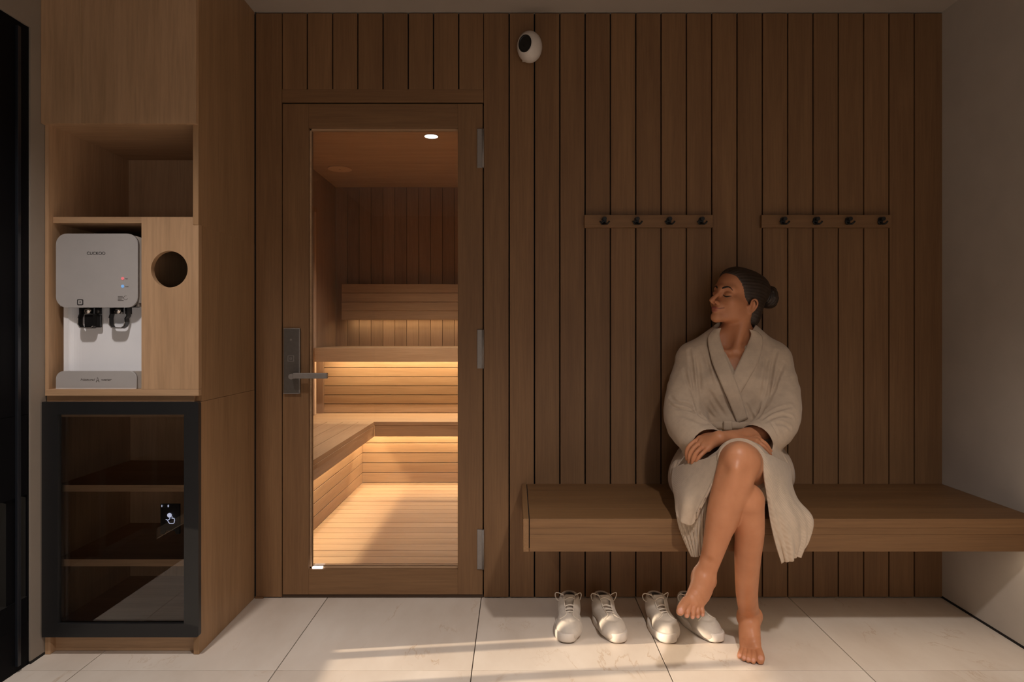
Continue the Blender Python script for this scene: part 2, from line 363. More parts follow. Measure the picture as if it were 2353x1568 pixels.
# ------------------------------------------------------------------ distance-field sculpting (soft bodies become ONE continuous mesh)
def smin(a, b, k):
    if k <= 0: return np.minimum(a, b)
    h = np.clip(0.5 + 0.5 * (b - a) / k, 0, 1)
    return b * (1 - h) + a * h - k * h * (1 - h)
class Frame:
    def __init__(s, o=(0, 0, 0), B=None, sc=1.0):
        s.o = np.array(o, dtype=np.float64); s.B = np.eye(3) if B is None else np.array(B, dtype=np.float64); s.s = sc
    def loc(s, p): return ((p - s.o) @ s.B.T) / s.s
    def world(s, q): return s.o + (np.asarray(q, dtype=np.float64) * s.s) @ s.B
W0 = Frame()
class Sculpt:
    def __init__(s): s.ops = []
    def _add(s, fn, lo, hi, k, mode, fr):
        lo, hi = np.array(lo), np.array(hi)
        cs = np.array([[x, y, z] for x in (lo[0], hi[0]) for y in (lo[1], hi[1]) for z in (lo[2], hi[2])])
        w = fr.world(cs); m = k * 1.3 + 0.006
        s.ops.append((fn, w.min(0) - m, w.max(0) + m, k, mode, fr))
    def cone(s, a, b, ra, rb, k=0.02, mode='add', fr=W0):
        a = np.array(a, float); b = np.array(b, float)
        def fn(p):
            ba = b - a; l2 = ba @ ba; pa = p - a
            t = np.clip((pa @ ba) / l2, 0, 1)
            return np.linalg.norm(pa - t[:, None] * ba, axis=1) - (ra + (rb - ra) * t)
        r = max(ra, rb); s._add(fn, np.minimum(a, b) - r, np.maximum(a, b) + r, k, mode, fr); return s
    def path(s, pts, rs, k=0.02, mode='add', fr=W0, k0=None, sub=3):
        """a limb: ONE smooth tapering tube along a curve through the joints"""
        q = [np.append(np.array(p, float), r) for p, r in zip(pts, rs)]
        n = sub * (len(q) - 1) + 1 if len(q) > 2 else 2
        q = np.array(catmull(q, n)); A, Bq = q[:-1], q[1:]
        def fn(p):
            d = np.full(len(p), 9.0)
            for u, v in zip(A, Bq):
                ba = v[:3] - u[:3]; pa = p - u[:3]; t = np.clip((pa @ ba) / max(ba @ ba, 1e-12), 0, 1)
                np.minimum(d, np.sqrt(((pa - t[:, None] * ba) ** 2).sum(1)) - (u[3] + (v[3] - u[3]) * t), out=d)
            return d
        R = q[:, 3:4]; s._add(fn, (q[:, :3] - R).min(0), (q[:, :3] + R).max(0), k, mode, fr); return s
    def ell(s, c, r, k=0.02, mode='add', fr=W0, rot=None):
        c = np.array(c, float); r = np.array(r, float); R = np.eye(3) if rot is None else np.array(rot)
        def fn(p):
            q = (p - c) @ R.T; k0 = np.linalg.norm(q / r, axis=1); k1 = np.linalg.norm(q / (r * r), axis=1)
            return np.where(k1 > 1e-9, k0 * (k0 - 1) / np.maximum(k1, 1e-9), -r.min())
        e = np.abs(R.T) @ r; s._add(fn, c - e, c + e, k, mode, fr); return s
    def func(s, fn, lo, hi, k=0.0, mode='disp', fr=W0): s._add(fn, lo, hi, k, mode, fr); return s
    def ev(s, p, lo=None, hi=None):
        d = np.full(len(p), 0.5)
        if lo is None: lo, hi = p.min(0), p.max(0)
        for fn, a, b, k, mode, fr in s.ops:
            if (a > hi).any() or (b < lo).any(): continue
            if mode == 'disp': d = fn(p if fr is W0 else fr.loc(p), d); continue
            ms = ((p >= a) & (p <= b)).all(1)
            if not ms.any(): continue
            pp = p[ms]; e = fn(pp if fr is W0 else fr.loc(pp)) * fr.s; dm = d[ms]
            d[ms] = smin(dm, e, k) if mode == 'add' else (-smin(-dm, e, k) if mode == 'sub' else -smin(-dm, -e, k))
        return d
    def bounds(s):
        a = np.min([o[1] for o in s.ops if o[4] == 'add'], 0); b = np.max([o[2] for o in s.ops if o[4] == 'add'], 0); return a, b
    def mesh(s, h, n=24, smooth=1):
        lo, hi = s.bounds(); nb = np.ceil((hi - lo) / (h * n)).astype(int); NT = nb * n + 4
        ids, pos, quads = [], [], []
        ax = np.arange(n + 2)
        I, J, K = np.meshgrid(ax, ax, ax, indexing='ij')
        base = np.stack([I.ravel(), J.ravel(), K.ravel()], 1)
        for bi in range(nb[0]):
            for bj in range(nb[1]):
                for bk in range(nb[2]):
                    o = np.array([bi, bj, bk]) * n
                    l = lo + o * h; u = l + (n + 1) * h
                    if not any((op[1] <= u).all() and (op[2] >= l).all() and op[4] == 'add' for op in s.ops): continue
                    cpt = (l + u)[None, :] / 2
                    D = s.ev(lo + (base + o) * h, l, u).reshape(n + 2, n + 2, n + 2)
                    inside = D < 0
                    if inside.all() or not inside.any(): continue
                    cnt = np.zeros((n + 1,) * 3); acc = np.zeros((n + 1, n + 1, n + 1, 3))
                    for axis in range(3):
                        sl0 = [slice(None)] * 3; sl1 = [slice(None)] * 3; sl0[axis] = slice(0, -1); sl1[axis] = slice(1, None)
                        d0, d1 = D[tuple(sl0)], D[tuple(sl1)]
                        cr = (d0 < 0) != (d1 < 0); t = np.where(cr, d0 / np.where(cr, d0 - d1, 1), 0)
                        oth = [a for a in range(3) if a != axis]
                        for da in (0, 1):
                            for db in (0, 1):
                                sl = [slice(None)] * 3; sl[oth[0]] = slice(da, n + 1 + da); sl[oth[1]] = slice(db, n + 1 + db)
                                c = cr[tuple(sl)]; tt = t[tuple(sl)]
                                cnt += c; acc[..., axis] += np.where(c, tt, 0); acc[..., oth[0]] += c * da; acc[..., oth[1]] += c * db
                        # quads around the crossed edges this block owns
                        sl = [slice(1, n + 1)] * 3; sl[axis] = slice(0, n)
                        e = np.argwhere(cr[tuple(sl)])
                        if len(e):
                            for q in oth: e[:, q] += 1
                            flip = D[e[:, 0], e[:, 1], e[:, 2]] < 0
                            qs = []
                            for da, db in ((-1, -1), (0, -1), (0, 0), (-1, 0)):
                                c = e + o; c[:, oth[0]] += da; c[:, oth[1]] += db
                                qs.append((c[:, 0] * NT[1] + c[:, 1]) * NT[2] + c[:, 2])
                            qs = np.stack(qs, 1)
                            if axis == 1: flip = ~flip
                            qs[~flip] = qs[~flip][:, ::-1]
                            quads.append(qs)
                    act = np.argwhere(cnt > 0)
                    pp = acc[act[:, 0], act[:, 1], act[:, 2]] / cnt[act[:, 0], act[:, 1], act[:, 2]][:, None] + act
                    g = act + o; ids.append((g[:, 0] * NT[1] + g[:, 1]) * NT[2] + g[:, 2]); pos.append(lo + (pp + o) * h)
        ids = np.concatenate(ids); pos = np.concatenate(pos); quads = np.concatenate(quads)
        uid, first = np.unique(ids, return_index=True); V = pos[first]; Q = np.searchsorted(uid, quads)
        for _ in range(smooth):
            A = np.zeros_like(V); c = np.zeros(len(V))
            for a, b in ((0, 1), (1, 2), (2, 3), (3, 0)):
                np.add.at(A, Q[:, a], V[Q[:, b]]); np.add.at(A, Q[:, b], V[Q[:, a]])
                np.add.at(c, Q[:, a], 1); np.add.at(c, Q[:, b], 1)
            V = 0.5 * V + 0.5 * A / np.maximum(c, 1)[:, None]
        return V, Q
    def hit(s, px, py, dmax=0.95, dmin=0.0, off=0.0):
        """where the line of sight through a photo pixel meets the surface"""
        ds = np.arange(dmax, dmin, -0.002); p = np.array([P(px, py, d) for d in ds]); v = s.ev(p)
        i = np.argmax(v < 0)
        if v[i] >= 0: return None
        return P(px, py, ds[i] + off)
def sdf_obj(name, V, Q, mat, parent):
    me = bpy.data.meshes.new(name); V = V - np.array(root_loc(parent)) if parent else V
    me.vertices.add(len(V)); me.vertices.foreach_set('co', V.ravel().astype(np.float32))
    me.loops.add(len(Q) * 4); me.loops.foreach_set('vertex_index', Q.ravel().astype(np.int32))
    me.polygons.add(len(Q)); me.polygons.foreach_set('loop_start', np.arange(0, len(Q) * 4, 4, dtype=np.int32))
    try: me.polygons.foreach_set('loop_total', np.full(len(Q), 4, dtype=np.int32))
    except Exception: pass
    me.polygons.foreach_set('use_smooth', np.ones(len(Q), dtype=bool))
    me.update(calc_edges=True); me.validate()
    me.materials.append(mat)
    o = bpy.data.objects.new(name, me); C.objects.link(o); o.parent = parent
    return o
def catmull(pts, n):
    pts = [np.array(p, float) for p in pts]; out = []; m = len(pts)
    for i in range(n):
        t = i / (n - 1) * (m - 1); k = min(int(t), m - 2); f = t - k
        p1, p2 = pts[k], pts[k + 1]; p0 = pts[k - 1] if k > 0 else 2 * p1 - p2; p3 = pts[k + 2] if k + 2 < m else 2 * p2 - p1
        out.append(0.5 * (2 * p1 + (p2 - p0) * f + (2 * p0 - 5 * p1 + 4 * p2 - p3) * f * f + (3 * p1 - p0 - 3 * p2 + p3) * f ** 3))
    return out
def sheet(cols, nu, nv, fold=None):
    """cloth sheet through columns of points; returns (nv x nu) grid of world points"""
    cc = [catmull(c, nv) for c in cols]; G = np.zeros((nv, nu, 3))
    for j in range(nv): G[j] = np.array(catmull([c[j] for c in cc], nu))
    if fold is not None:
        du = np.gradient(G, axis=1); dv = np.gradient(G, axis=0); nn = np.cross(du, dv); nn /= np.linalg.norm(nn, axis=2, keepdims=True) + 1e-9
        U, Vv = np.meshgrid(np.linspace(0, 1, nu), np.linspace(0, 1, nv)); G = G + nn * fold(U, Vv)[..., None]
    return G
def sheet_solid(G, th):
    nv, nu, _ = G.shape
    du = np.gradient(G, axis=1); dv = np.gradient(G, axis=0); nn = np.cross(du, dv); nn /= np.linalg.norm(nn, axis=2, keepdims=True) + 1e-9
    A = (G + nn * th / 2).reshape(-1, 3); B = (G - nn * th / 2).reshape(-1, 3); n = nv * nu; f = []
    for j in range(nv - 1):
        for i in range(nu - 1):
            a, b, c, d = j * nu + i, j * nu + i + 1, (j + 1) * nu + i + 1, (j + 1) * nu + i
            f.append((a, b, c, d)); f.append((d + n, c + n, b + n, a + n))
    rim = [i for i in range(nu)] + [j * nu + nu - 1 for j in range(1, nv)] + [(nv - 1) * nu + i for i in range(nu - 2, -1, -1)] + [j * nu for j in range(nv - 2, 0, -1)]
    for k in range(len(rim)):
        a, b = rim[k], rim[(k + 1) % len(rim)]; f.append((a + n, b + n, b, a))
    return np.concatenate([A, B]), f
WIN_POWER, SUN_POWER, LED_POWER, WORLD, BENCH_POWER = 9.0, 7.2, 7.0, 0.0, 1.3; LAMPS = ((-1.12, 1.30, 82.0, 58, 1.0), (0.62, 2.20, 145.0, 64, 0.75), (-0.75, 1.42, 5.0, 50, 0.9))
# ================================================================== the room
XL, XR, YR, CEIL = -1.553, 1.704, -4.5, Z(28)
# floor: marble slabs with thin joints, in one mesh
gx, tw = -0.1374, 0.6157
MB().box(XL - 0.4, XR + 0.1, YR - 0.1, 0.12, -0.03, -0.004).build('floor_bed', M['grout'])
struct(bpy.data.objects['floor_bed'])
fb = MB()
xs = [gx + tw * k for k in range(-4, 5)]; ys = [0.02, -0.5565, -1.78, -3.0, -4.22, -5.4]
for a, b in zip(xs[:-1], xs[1:]):
    for y1, y0 in zip(ys[:-1], ys[1:]):
        x0, x1 = max(a + 0.0016, XL - 0.3), min(b - 0.0016, XR + 0.06)
        if x1 > x0: fb.box(x0, x1, max(y0 + 0.0010, YR - 0.05), y1 - 0.0010, -0.01, 0.0, 0.0006)
fl = fb.build('floor', M['tile']); struct(fl, 'pale cream marble floor tiles with thin dark joints')
del bpy.data.objects['floor_bed']['category'], bpy.data.objects['floor_bed']['kind']; bpy.data.objects['floor_bed'].parent = fl; bpy.data.objects['floor_bed'].name = 'joint_bed'
# ceiling
struct(MB().box(XL - 0.1, XR + 0.1, YR - 0.1, 0.12, CEIL, CEIL + 0.1).build('ceiling', M['ceil']), 'plain beige ceiling')
# right wall, with the black shadow joint at its foot
struct(MB().box(XR, XR + 0.1, YR - 0.1, 0.12, 0.008, CEIL).build('wall_right', M['plaster']), 'plain grey-beige plaster wall on the right')
struct(MB().box(XR - 0.001, XR + 0.09, YR, 0.1, -0.002, 0.009).build('baseboard_right', M['gap']), 'black shadow joint along the foot of the right wall')
# left wall with a doorway
dy0, dy1, dz = -0.518, -2.45, 2.039
lw = MB().box(XL - 0.12, XL, dy0, 0.12, 0.008, CEIL).box(XL - 0.12, XL, YR - 0.1, dy1, 0.0, CEIL).box(XL - 0.12, XL, dy1, dy0, dz, CEIL)
struct(lw.build('wall_left', M['plaster_left']), 'beige plaster wall beside the black door')
struct(MB().box(XL - 0.1, XL + 0.001, dy0, 0.0, -0.002, 0.009).build('baseboard_left', M['gap']), 'black shadow joint along the foot of the left wall')
# black door: wide stile, solid upper part; unseen low openings shaped to admit sun
LO, HI, LO2, HI2 = 0.22, 0.545, 0.14, 0.80
d2 = MB()
d2.box(XL - 0.05, XL - 0.005, dy0 - 0.004, dy1, HI2, dz, 0.002).box(XL - 0.05, XL - 0.005, dy0 - 0.004, dy1, 0.0, LO2, 0.002)
d2.box(XL - 0.05, XL - 0.005, dy0 - 0.004, -1.12, LO2, LO).box(XL - 0.05, XL - 0.005, dy0 - 0.004, -1.12, HI, HI2)
d2.box(XL - 0.125, XL - 0.005, dy0 - 0.006, dy0 - 0.0005, 0.0, dz)
for y0_, y1_ in ((-0.525, -0.5245), (-0.605, -0.563), (-0.805, -0.765), (-1.16, -1.12), (-1.80, -1.77), (-2.45, -2.40)): d2.box(XL - 0.045, XL - 0.01, y0_, y1_, LO2, HI2 if y0_ < -1.1 else HI)
d2o = struct(d2.build('door_2', M['blackdoor']), 'black door frame at the far left edge')
MB().box(XL - 0.006, XL + 0.004, -0.575, -0.562, 0.02, dz - 0.02, 0.001).build('frame_edge', plain('blue_black_edge', (0.012, 0.014, 0.019), 0.3), d2o)
# rear wall (behind the camera) with an unseen window added as fill
wx0, wx1, wz0, wz1 = -0.50, 1.20, 0.30, 1.50
rw = MB().box(XL - 0.1, wx0, YR - 0.1, YR, 0, CEIL).box(wx1, XR + 0.1, YR - 0.1, YR, 0, CEIL).box(wx0, wx1, YR - 0.1, YR, 0, wz0).box(wx0, wx1, YR - 0.1, YR, wz1, CEIL)
struct(rw.build('wall_rear', M['rear']), 'rear wall of the lobby')
wf = MB()
for xx in (wx0, (wx0 + wx1) / 2, wx1): wf.box(xx - 0.025, xx + 0.025, YR - 0.08, YR - 0.02, wz0, wz1)
for zz in (wz0, wz1): wf.box(wx0, wx1, YR - 0.08, YR - 0.02, zz - 0.025, zz + 0.025)
struct(wf.build('window_added', M['black']), 'unseen window added in the rear wall')

# ---- panelled wall
pxs = [1170 + 58.2 * k for k in range(0, 17)] + [2165]
g = 0.0026
TOP, FOOT = CEIL - 0.004, 0.004
pw = MB()
def plank(b, p0, p1, z0, z1, gl=g, gr=g, y0=0.0, y1=0.018): b.box(X(p0) + gl, X(p1) - gr, y0, y1, z0, z1, 0.0012)
for a, b in zip(pxs[:-1], pxs[1:]): plank(pw, a, b, FOOT, TOP, g, g if b < 2160 else 0.0)
hp = [648 + 58.0 * k for k in range(9)]
for a, b in zip(hp[:-1], hp[1:]): plank(pw, a, b, Z(205), TOP)
struct(pw.build('wall_back', M['panel']), 'brown wood plank wall with black joints')
bk = MB()
DX0, DX1, DZ1 = X(648), X(1110.5), Z(236.5)
bk.box(XL - 0.1, DX0 - 0.004, 0.018, 0.12, 0.0, CEIL).box(DX1 + 0.004, XR + 0.05, 0.018, 0.12, 0.0, CEIL).box(DX0 - 0.004, DX1 + 0.004, 0.018, 0.12, DZ1 + 0.004, CEIL)
bko = bk.build('joint_backing', M['gap']); bko['kind'] = 'structure'; bko.parent = bpy.data.objects['wall_back']
# door surround
fr = MB(); plank(fr, 588, 648, FOOT, TOP, 0.0, 0.001); plank(fr, 1111, 1170, FOOT, TOP, 0.0015, g)
fr.box(X(588), X(606), -0.006, 0.0, 0.0, 0.008)
fr.box(X(640), X(656), 0.0465, 0.058, 0.012, Z(230)).box(X(1103), X(1118), 0.0465, 0.058, 0.012, Z(230)).box(X(656), X(1103), 0.0465, 0.058, Z(246), Z(230))
struct(fr.build('trim_1', M['panel']), 'brown upright boards framing the sauna door')
struct(MB().box(X(648), X(1111), 0.0, 0.018, Z(236) + 0.001, Z(205), 0.001).build('trim_2', M['panel_h']), 'brown level board above the sauna door')
struct(MB().box(X(586), X(588), -0.001, 0.018, 0.0, CEIL).build('trim_3', M['gap']), 'dark joint between cabinet and panelled wall')
struct(MB().box(DX0, DX1, 0.004, 0.1, -0.001, 0.012).build('trim_4', M['gap_brown']), 'dark threshold under the sauna door')

# ---- sauna door
dr = thing('door_1', (X(879), 0.0, 0.014), 'wooden sauna door with a tall glass pane and steel lever', 'door'); dr['kind'] = 'structure'
gx0, gx1, gz0, gz1 = X(709.5), X(1052), Z(1309), Z(294)
sl = MB(); yA, yB = 0.0, 0.044
sl.box(X(649.5), gx0, yA, yB, Z(1367), Z(238.5), 0.0012).box(gx1, X(1109), yA, yB, Z(1367), Z(238.5), 0.0012)
sl.build('door_stiles', M['panel'], dr)
rl = MB().box(gx0, gx1, yA, yB, Z(1367), gz0, 0.0012).box(gx0, gx1, yA, yB, gz1, Z(238.5), 0.0012)
rl.build('door_rails', M['panel_h'], dr)
bd = MB(); t = 0.006
for (a, b, c, d_) in ((gx0, gx0 + t, gz0, gz1), (gx1 - t * 0.3, gx1, gz0, gz1), (gx0, gx1, gz0, gz0 + t), (gx0, gx1, gz1 - t, gz1)): bd.box(a, b, 0.014, 0.040, c, d_)
bd.build('glazing_bead', M['sauna'], dr)
MB().box(gx0, gx1, 0.024, 0.029, gz0, gz1).build('glass', M['glass'], dr)
for (a, b) in ((297, 386), (758, 847), (1217, 1308)):
    h = MB().box(X(1096.5), X(1111.5), -0.006, 0.003, Z(b), Z(a), 0.0015)
    h.cyl((X(1110), -0.005, Z(b)), 0.0045, Z(a) - Z(b), 'z', 12)
    h.build('hinge', M['steel'], dr)
lp = MB().box(X(653), X(691), -0.010, 0.002, Z(904), Z(755), 0.0016).build('lock_plate', M['steel_dark'], dr)
lb = MB().box(X(689), X(691.2), -0.0115, -0.009, Z(904), Z(757)).box(X(653), X(691), -0.0115, -0.009, Z(905), Z(903))
lb.build('plate_edge', M['steel'], lp)
q = MB(); x0, x1, z0, z1 = X(663), X(677.5), Z(831), Z(817)
q.ring(rrect(x0, x1, z0, z1, 0.003, 3), rrect(x0 + 0.0022, x1 - 0.0022, z0 + 0.0022, z1 - 0.0022, 0.0015, 3), -0.0112, -0.0098)
q.ring(rrect(X(667.5), X(673), Z(826.5), Z(821.5), 0.0015, 3), rrect(X(668.8), X(671.7), Z(825.3), Z(822.7), 0.0006, 3), -0.0112, -0.0098)
q.build('lock_symbol', M['steel'], lp)
MB().cyl((X(670.5), -0.0112, Z(781)), 0.0038, 0.002, 'y', 16).build('lock_sensor', M['steel'], lp)
lv = MB().cyl((X(679), -0.052, Z(864)), 0.011, 0.045, 'y', 20)
lv.box(X(675, .045), X(753, .045), -0.056, -0.040, Z(870.5, .05), Z(857.5, .05), 0.002)
lv.build('lever_handle', M['steel'], dr)

# ---- security camera on the wall
sc_ = thing('security_camera', (X(1216), 0.0, Z(108)), 'white dome security camera with black lens near the ceiling', 'camera')
MB().cyl((X(1218), -0.016, Z(109)), 0.038, 0.017, 'y', 28).build('mount_base', M['cam_white'], sc_)
cc = Vector(P(1217, 108, 0.052))
aim = Vector((-0.47, -0.86, -0.03)).normalized(); R = aim.to_track_quat('Z', 'Y').to_matrix()
b = MB(); n, m = 36, 24
for i in range(m + 1):
    tt = PI * i / m
    for k in range(n):
        a = 2 * PI * k / n; v = R @ Vector((0.0495 * math.sin(tt) * math.cos(a), 0.0495 * math.sin(tt) * math.sin(a), 0.0495 * max(-1.0, min(0.80, math.cos(tt)))))
        b.v.append((cc.x + v.x, cc.y + v.y, cc.z + v.z * 1.22))
b.raw([], []); b.f = [(i * n + k, (i + 1) * n + k, (i + 1) * n + (k + 1) % n, i * n + (k + 1) % n) for i in range(m) for k in range(n)]; b.sm = [True] * len(b.f)
ball = b.build('camera_ball', M['cam_white'], sc_)
def disc_stack(cen, axis, segs, nn=28, zs=1.2):
    o_ = MB(); q_ = axis.to_track_quat('Z', 'Y').to_matrix()
    for (h0, r0) in segs:
        for k in range(nn):
            a = 2 * PI * k / nn; v = q_ @ Vector((r0 * math.cos(a), r0 * math.sin(a), h0)); o_.v.append((cen[0] + v.x, cen[1] + v.y, cen[2] + v.z * zs))
    for i in range(len(segs) - 1):
        for k in range(nn): o_.f.append((i * nn + k, i * nn + (k + 1) % nn, (i + 1) * nn + (k + 1) % nn, (i + 1) * nn + k)); o_.sm.append(False)
    o_.f.append(tuple(range((len(segs) - 1) * nn, len(segs) * nn))); o_.sm.append(False)
    return o_
disc_stack(cc, aim, [(0.036, 0.030), (0.0415, 0.0275), (0.0415, 0.024), (0.0403, 0.0225), (0.0403, 0.013), (0.0408, 0.012), (0.0408, 0.006)]).build('lens', M['lens'], sc_)
MB().box(X(1200), X(1222), -0.030, -0.008, Z(145), Z(139), 0.002).build('base_tab', M['cam_white'], sc_)

# ---- hook rails
def hook_rail(p0, p1, hooks, label):
    y0, y1 = 494, 523; x0, x1 = X(p0, .02), X(p1, .02); zb, zt = Z(y1, .02), Z(y0, .02)
    r = thing('hook_rail', ((x0 + x1) / 2, 0.0, zb), label, 'hook rail', 'wooden hook rails on the plank wall')
    MB().box(x0, x1, -0.021, 0.0, zb, zt, 0.0012).build('rail_board', M['panel_h'], r)
    for hp_ in hooks:
        hx = X(hp_, .025); b = MB()
        b.prism(rrect(hx - 0.0092, hx + 0.0092, Z(516.5, .024), Z(499.5, .024), 0.009, 6), -0.027, -0.020)
        b.cyl((hx, -0.046, Z(504.5, .03)), 0.0045, 0.022, 'y', 12); b.cyl((hx, -0.050, Z(504.5, .03)), 0.0078, 0.006, 'y', 16)
        zc = Z(514, .035)
        for s in (-1, 1):
            b.tube([(hx, -0.025, zc + 0.006), (hx + s * 0.004, -0.031, zc - 0.001), (hx + s * 0.010, -0.037, zc - 0.002), (hx + s * 0.0155, -0.042, zc + 0.003), (hx + s * 0.0185, -0.044, zc + 0.009)], [0.0036, 0.0036, 0.0034, 0.0032, 0.0034], 8)
        b.build('hook', M['hook'], r)
hook_rail(1343, 1638, (1388, 1463, 1537, 1611), 'wooden hook rail with four black hooks, the one nearer the sauna door')
hook_rail(1750, 2048, (1799, 1874, 1948, 2023), 'wooden hook rail with four black hooks, nearest the plain right wall')

# ---- lobby bench
BT, BB, BD = 0.457, 0.350, 0.489
be = thing('bench', (0.86, -0.245, BB), 'long brown wooden wall bench the woman sits on', 'bench')
tb = MB(); yy = -0.0
for w_ in (0.12, 0.12, 0.12, 0.129):
    tb.box(0.0455, XR - 0.002, yy - w_ + 0.0004, yy - 0.0004 - (0.001 if yy == 0 else 0), BT - 0.03, BT, 0.0006); yy -= w_
tb.build('seat_top', M['bench'], be)
ff = MB().box(0.0455, XR - 0.002, -BD + 0.001, -BD + 0.028, BT - 0.052, BT - 0.0305, 0.0006).box(0.0455, XR - 0.002, -BD + 0.001, -BD + 0.028, BB, BT - 0.0525, 0.0006)
ff.build('front_board', M['bench'], be)
MB().box(0.0455, XR - 0.002, -BD + 0.03, -0.002, BB + 0.004, BB + 0.018).build('underside', M['bench'], be)
MB().box(0.0245, 0.0425, -BD - 0.001, -0.002, BB, BT + 0.0005, 0.0012).build('end_board', M['bench_y'], be)
MB().box(0.0425, 0.0455, -BD + 0.006, -0.003, BB + 0.01, BT - 0.002).build('end_joint', M['gap'], be)
ul = MB().box(0.10, 1.69, -0.446, -0.432, BB - 0.005, BB + 0.0038).build('bench_downlight', M['led_soft']); setp(ul, 'thin warm light strip added along the underside of the lobby bench as fill', 'light')  # added strip, run left of the right-end glow to brighten under the bench

# ================================================================== left cabinets
FD = 0.457; CX0, CX1 = XL + 0.002, -1.0435
def xf(p, d=FD): return X(p, d)
def zf(p, d=FD): return Z(p, d)
# -- tall upper unit (open niche, dispenser niche, pierced panel, overhead doors)
zb = zf(910); seam = zf(924)
up = thing('tall_cabinet', ((CX0 + CX1) / 2, -FD / 2, seam), 'tall light oak cabinet with open niches and overhead doors', 'cabinet')
u = MB()
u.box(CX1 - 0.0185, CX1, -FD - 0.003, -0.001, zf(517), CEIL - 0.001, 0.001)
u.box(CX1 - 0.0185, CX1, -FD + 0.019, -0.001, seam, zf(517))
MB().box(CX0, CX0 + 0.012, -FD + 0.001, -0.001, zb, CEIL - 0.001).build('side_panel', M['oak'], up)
u.build('side_panel', M['oak_shaded'], up)
MB().box(CX0 + 0.012, CX1 - 0.0185, -0.012, -0.001, zb, CEIL - 0.002).build('back_panel', M['oak'], up)
NT_ = zf(286)
MB().box(CX0 + 0.012, CX1 - 0.0185, -FD + 0.002, -0.012, NT_, NT_ + 0.018).build('niche_top', M['oak_x'], up)
SZ0, SZ1 = Z(514.5, .424), Z(500, .424)
MB().box(CX0 + 0.012, CX1 - 0.0185, -0.436, -0.012, SZ0, SZ1, 0.0008).build('shelf', M['oak_x'], up)
MB().box(XL + 0.004, CX1 - 0.0187, -FD + 0.0195, -0.001, zb, zf(895)).box(XL + 0.004, CX1 - 0.0004, -FD - 0.001, -FD + 0.0187, zb, zf(895), 0.0006).build('dispenser_shelf', M['oak_x'], up)
MB().box(CX0, CX1 - 0.02, -FD + 0.010, -0.001, seam, zb - 0.0005).build('joint_strip', M['oak_x'], up)
# overhead doors
for (a, b_) in ((98, 191.6), (192.3, 453.5)):
    MB().box(max(X(a, .4645), XL + 0.001), X(b_, .4645), -0.4735, -0.4555, zf(284.5, .47), CEIL - 0.002, 0.0008).build('overhead_door', M['oak'], up)
# pierced panel
hx, hz, hr = xf(389.5), zf(619), 0.0603
px0, px1, pz0, pz1 = xf(325.5), CX1 - 0.0005, zf(895) + 0.0005, SZ0 + 0.016
circ = [(hx + hr * math.cos(2 * PI * i / 64), hz + hr * math.sin(2 * PI * i / 64)) for i in range(64)]
def sq(i):
    a = 2 * PI * i / 64; c, s_ = math.cos(a), math.sin(a); tmax = min(((px1 - hx) if c > 0 else (px0 - hx)) / c if abs(c) > 1e-9 else 9, (hr * 1.04) / abs(s_) if abs(s_) > 1e-9 else 9)
    return (hx + c * tmax, hz + s_ * tmax)
fp = MB().ring([sq(i) for i in range(64)], circ, -FD - 0.001, -FD + 0.019)
hh = hr * 1.04
for i in range(4):
    pass
fp.box(px0, px1, -FD - 0.001, -FD + 0.019, hz + hh, pz1).box(px0, px1, -FD - 0.001, -FD + 0.019, pz0, hz - hh)
for sx, xe in ((1, px1), (-1, px0)):
    for sz in (1, -1):
        ks = [i for i in range(65) if (math.cos(2 * PI * i / 64) * sx >= -1e-9 and math.sin(2 * PI * i / 64) * sz >= -1e-9)]
        pts = [sq(i % 64) for i in ks]
        on_side = [p for p in pts if abs(p[0] - xe) < 1e-6]; on_top = [p for p in pts if abs(abs(p[1] - hz) - hh) < 1e-6]
        if on_side and on_top:
            ps = max(on_side, key=lambda p: abs(p[1] - hz)); pt = max(on_top, key=lambda p: abs(p[0] - hx))
            fp.prism([ps, (xe, hz + sz * hh), pt], -FD - 0.001, -FD + 0.019)
fp.build('pierced_panel', M['oak'], up)
MB().box(px0, px0 + 0.016, -FD + 0.020, -0.013, zf(895) + 0.001, SZ0 - 0.001).build('divider', M['oak'], up)

# -- base unit with black framed glass door
lo = thing('base_cabinet', ((CX0 + CX1) / 2, -FD / 2, 0.0), 'oak base cabinet with black framed glass door', 'cabinet')
c = MB()
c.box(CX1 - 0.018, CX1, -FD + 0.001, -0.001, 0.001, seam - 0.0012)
c.build('side_panel', M['oak_shaded'], lo)
MB().box(CX0, CX0 + 0.018, -FD + 0.001, -0.001, 0.001, seam - 0.0012).build('side_panel', M['oak'], lo)
MB().box(CX0 + 0.018, CX1 - 0.018, -0.012, -0.001, 0.06, seam - 0.002).build('back_panel', M['oak'], lo)
MB().box(CX0 + 0.018, CX1 - 0.018, -FD + 0.003, -0.012, Z(958, .45), seam - 0.002).build('top_board', M['oak_x'], lo)
MB().box(CX0 + 0.018, CX1 - 0.018, -FD + 0.003, -0.012, 0.075, 0.093).build('bottom_board', M['oak_x'], lo)
for (a, b_) in ((1115, 1130.5), (1286, 1302)):
    MB().box(CX0 + 0.018, CX1 - 0.018, -0.43, -0.012, Z(b_, .43), Z(a, .43), 0.0006).build('shelf', M['oak_x'], lo)
MB().box(CX0 + 0.016, CX1 - 0.001, -0.4312, -0.413, 0.001, 0.0735).build('plinth', M['oak_x'], lo)
D_ = 0.472
do = rrect(max(X(98, D_), XL + 0.001), X(457.5, D_), Z(1464, D_), Z(924, D_), 0.008, 5, (0, 1, 1, 0)); di = rrect(X(134, D_), X(424, D_), Z(1433, D_), Z(953, D_), 0.0008, 5)
df = MB().ring(do, di, -0.476, -FD - 0.0005).build('door', M['black'], lo)
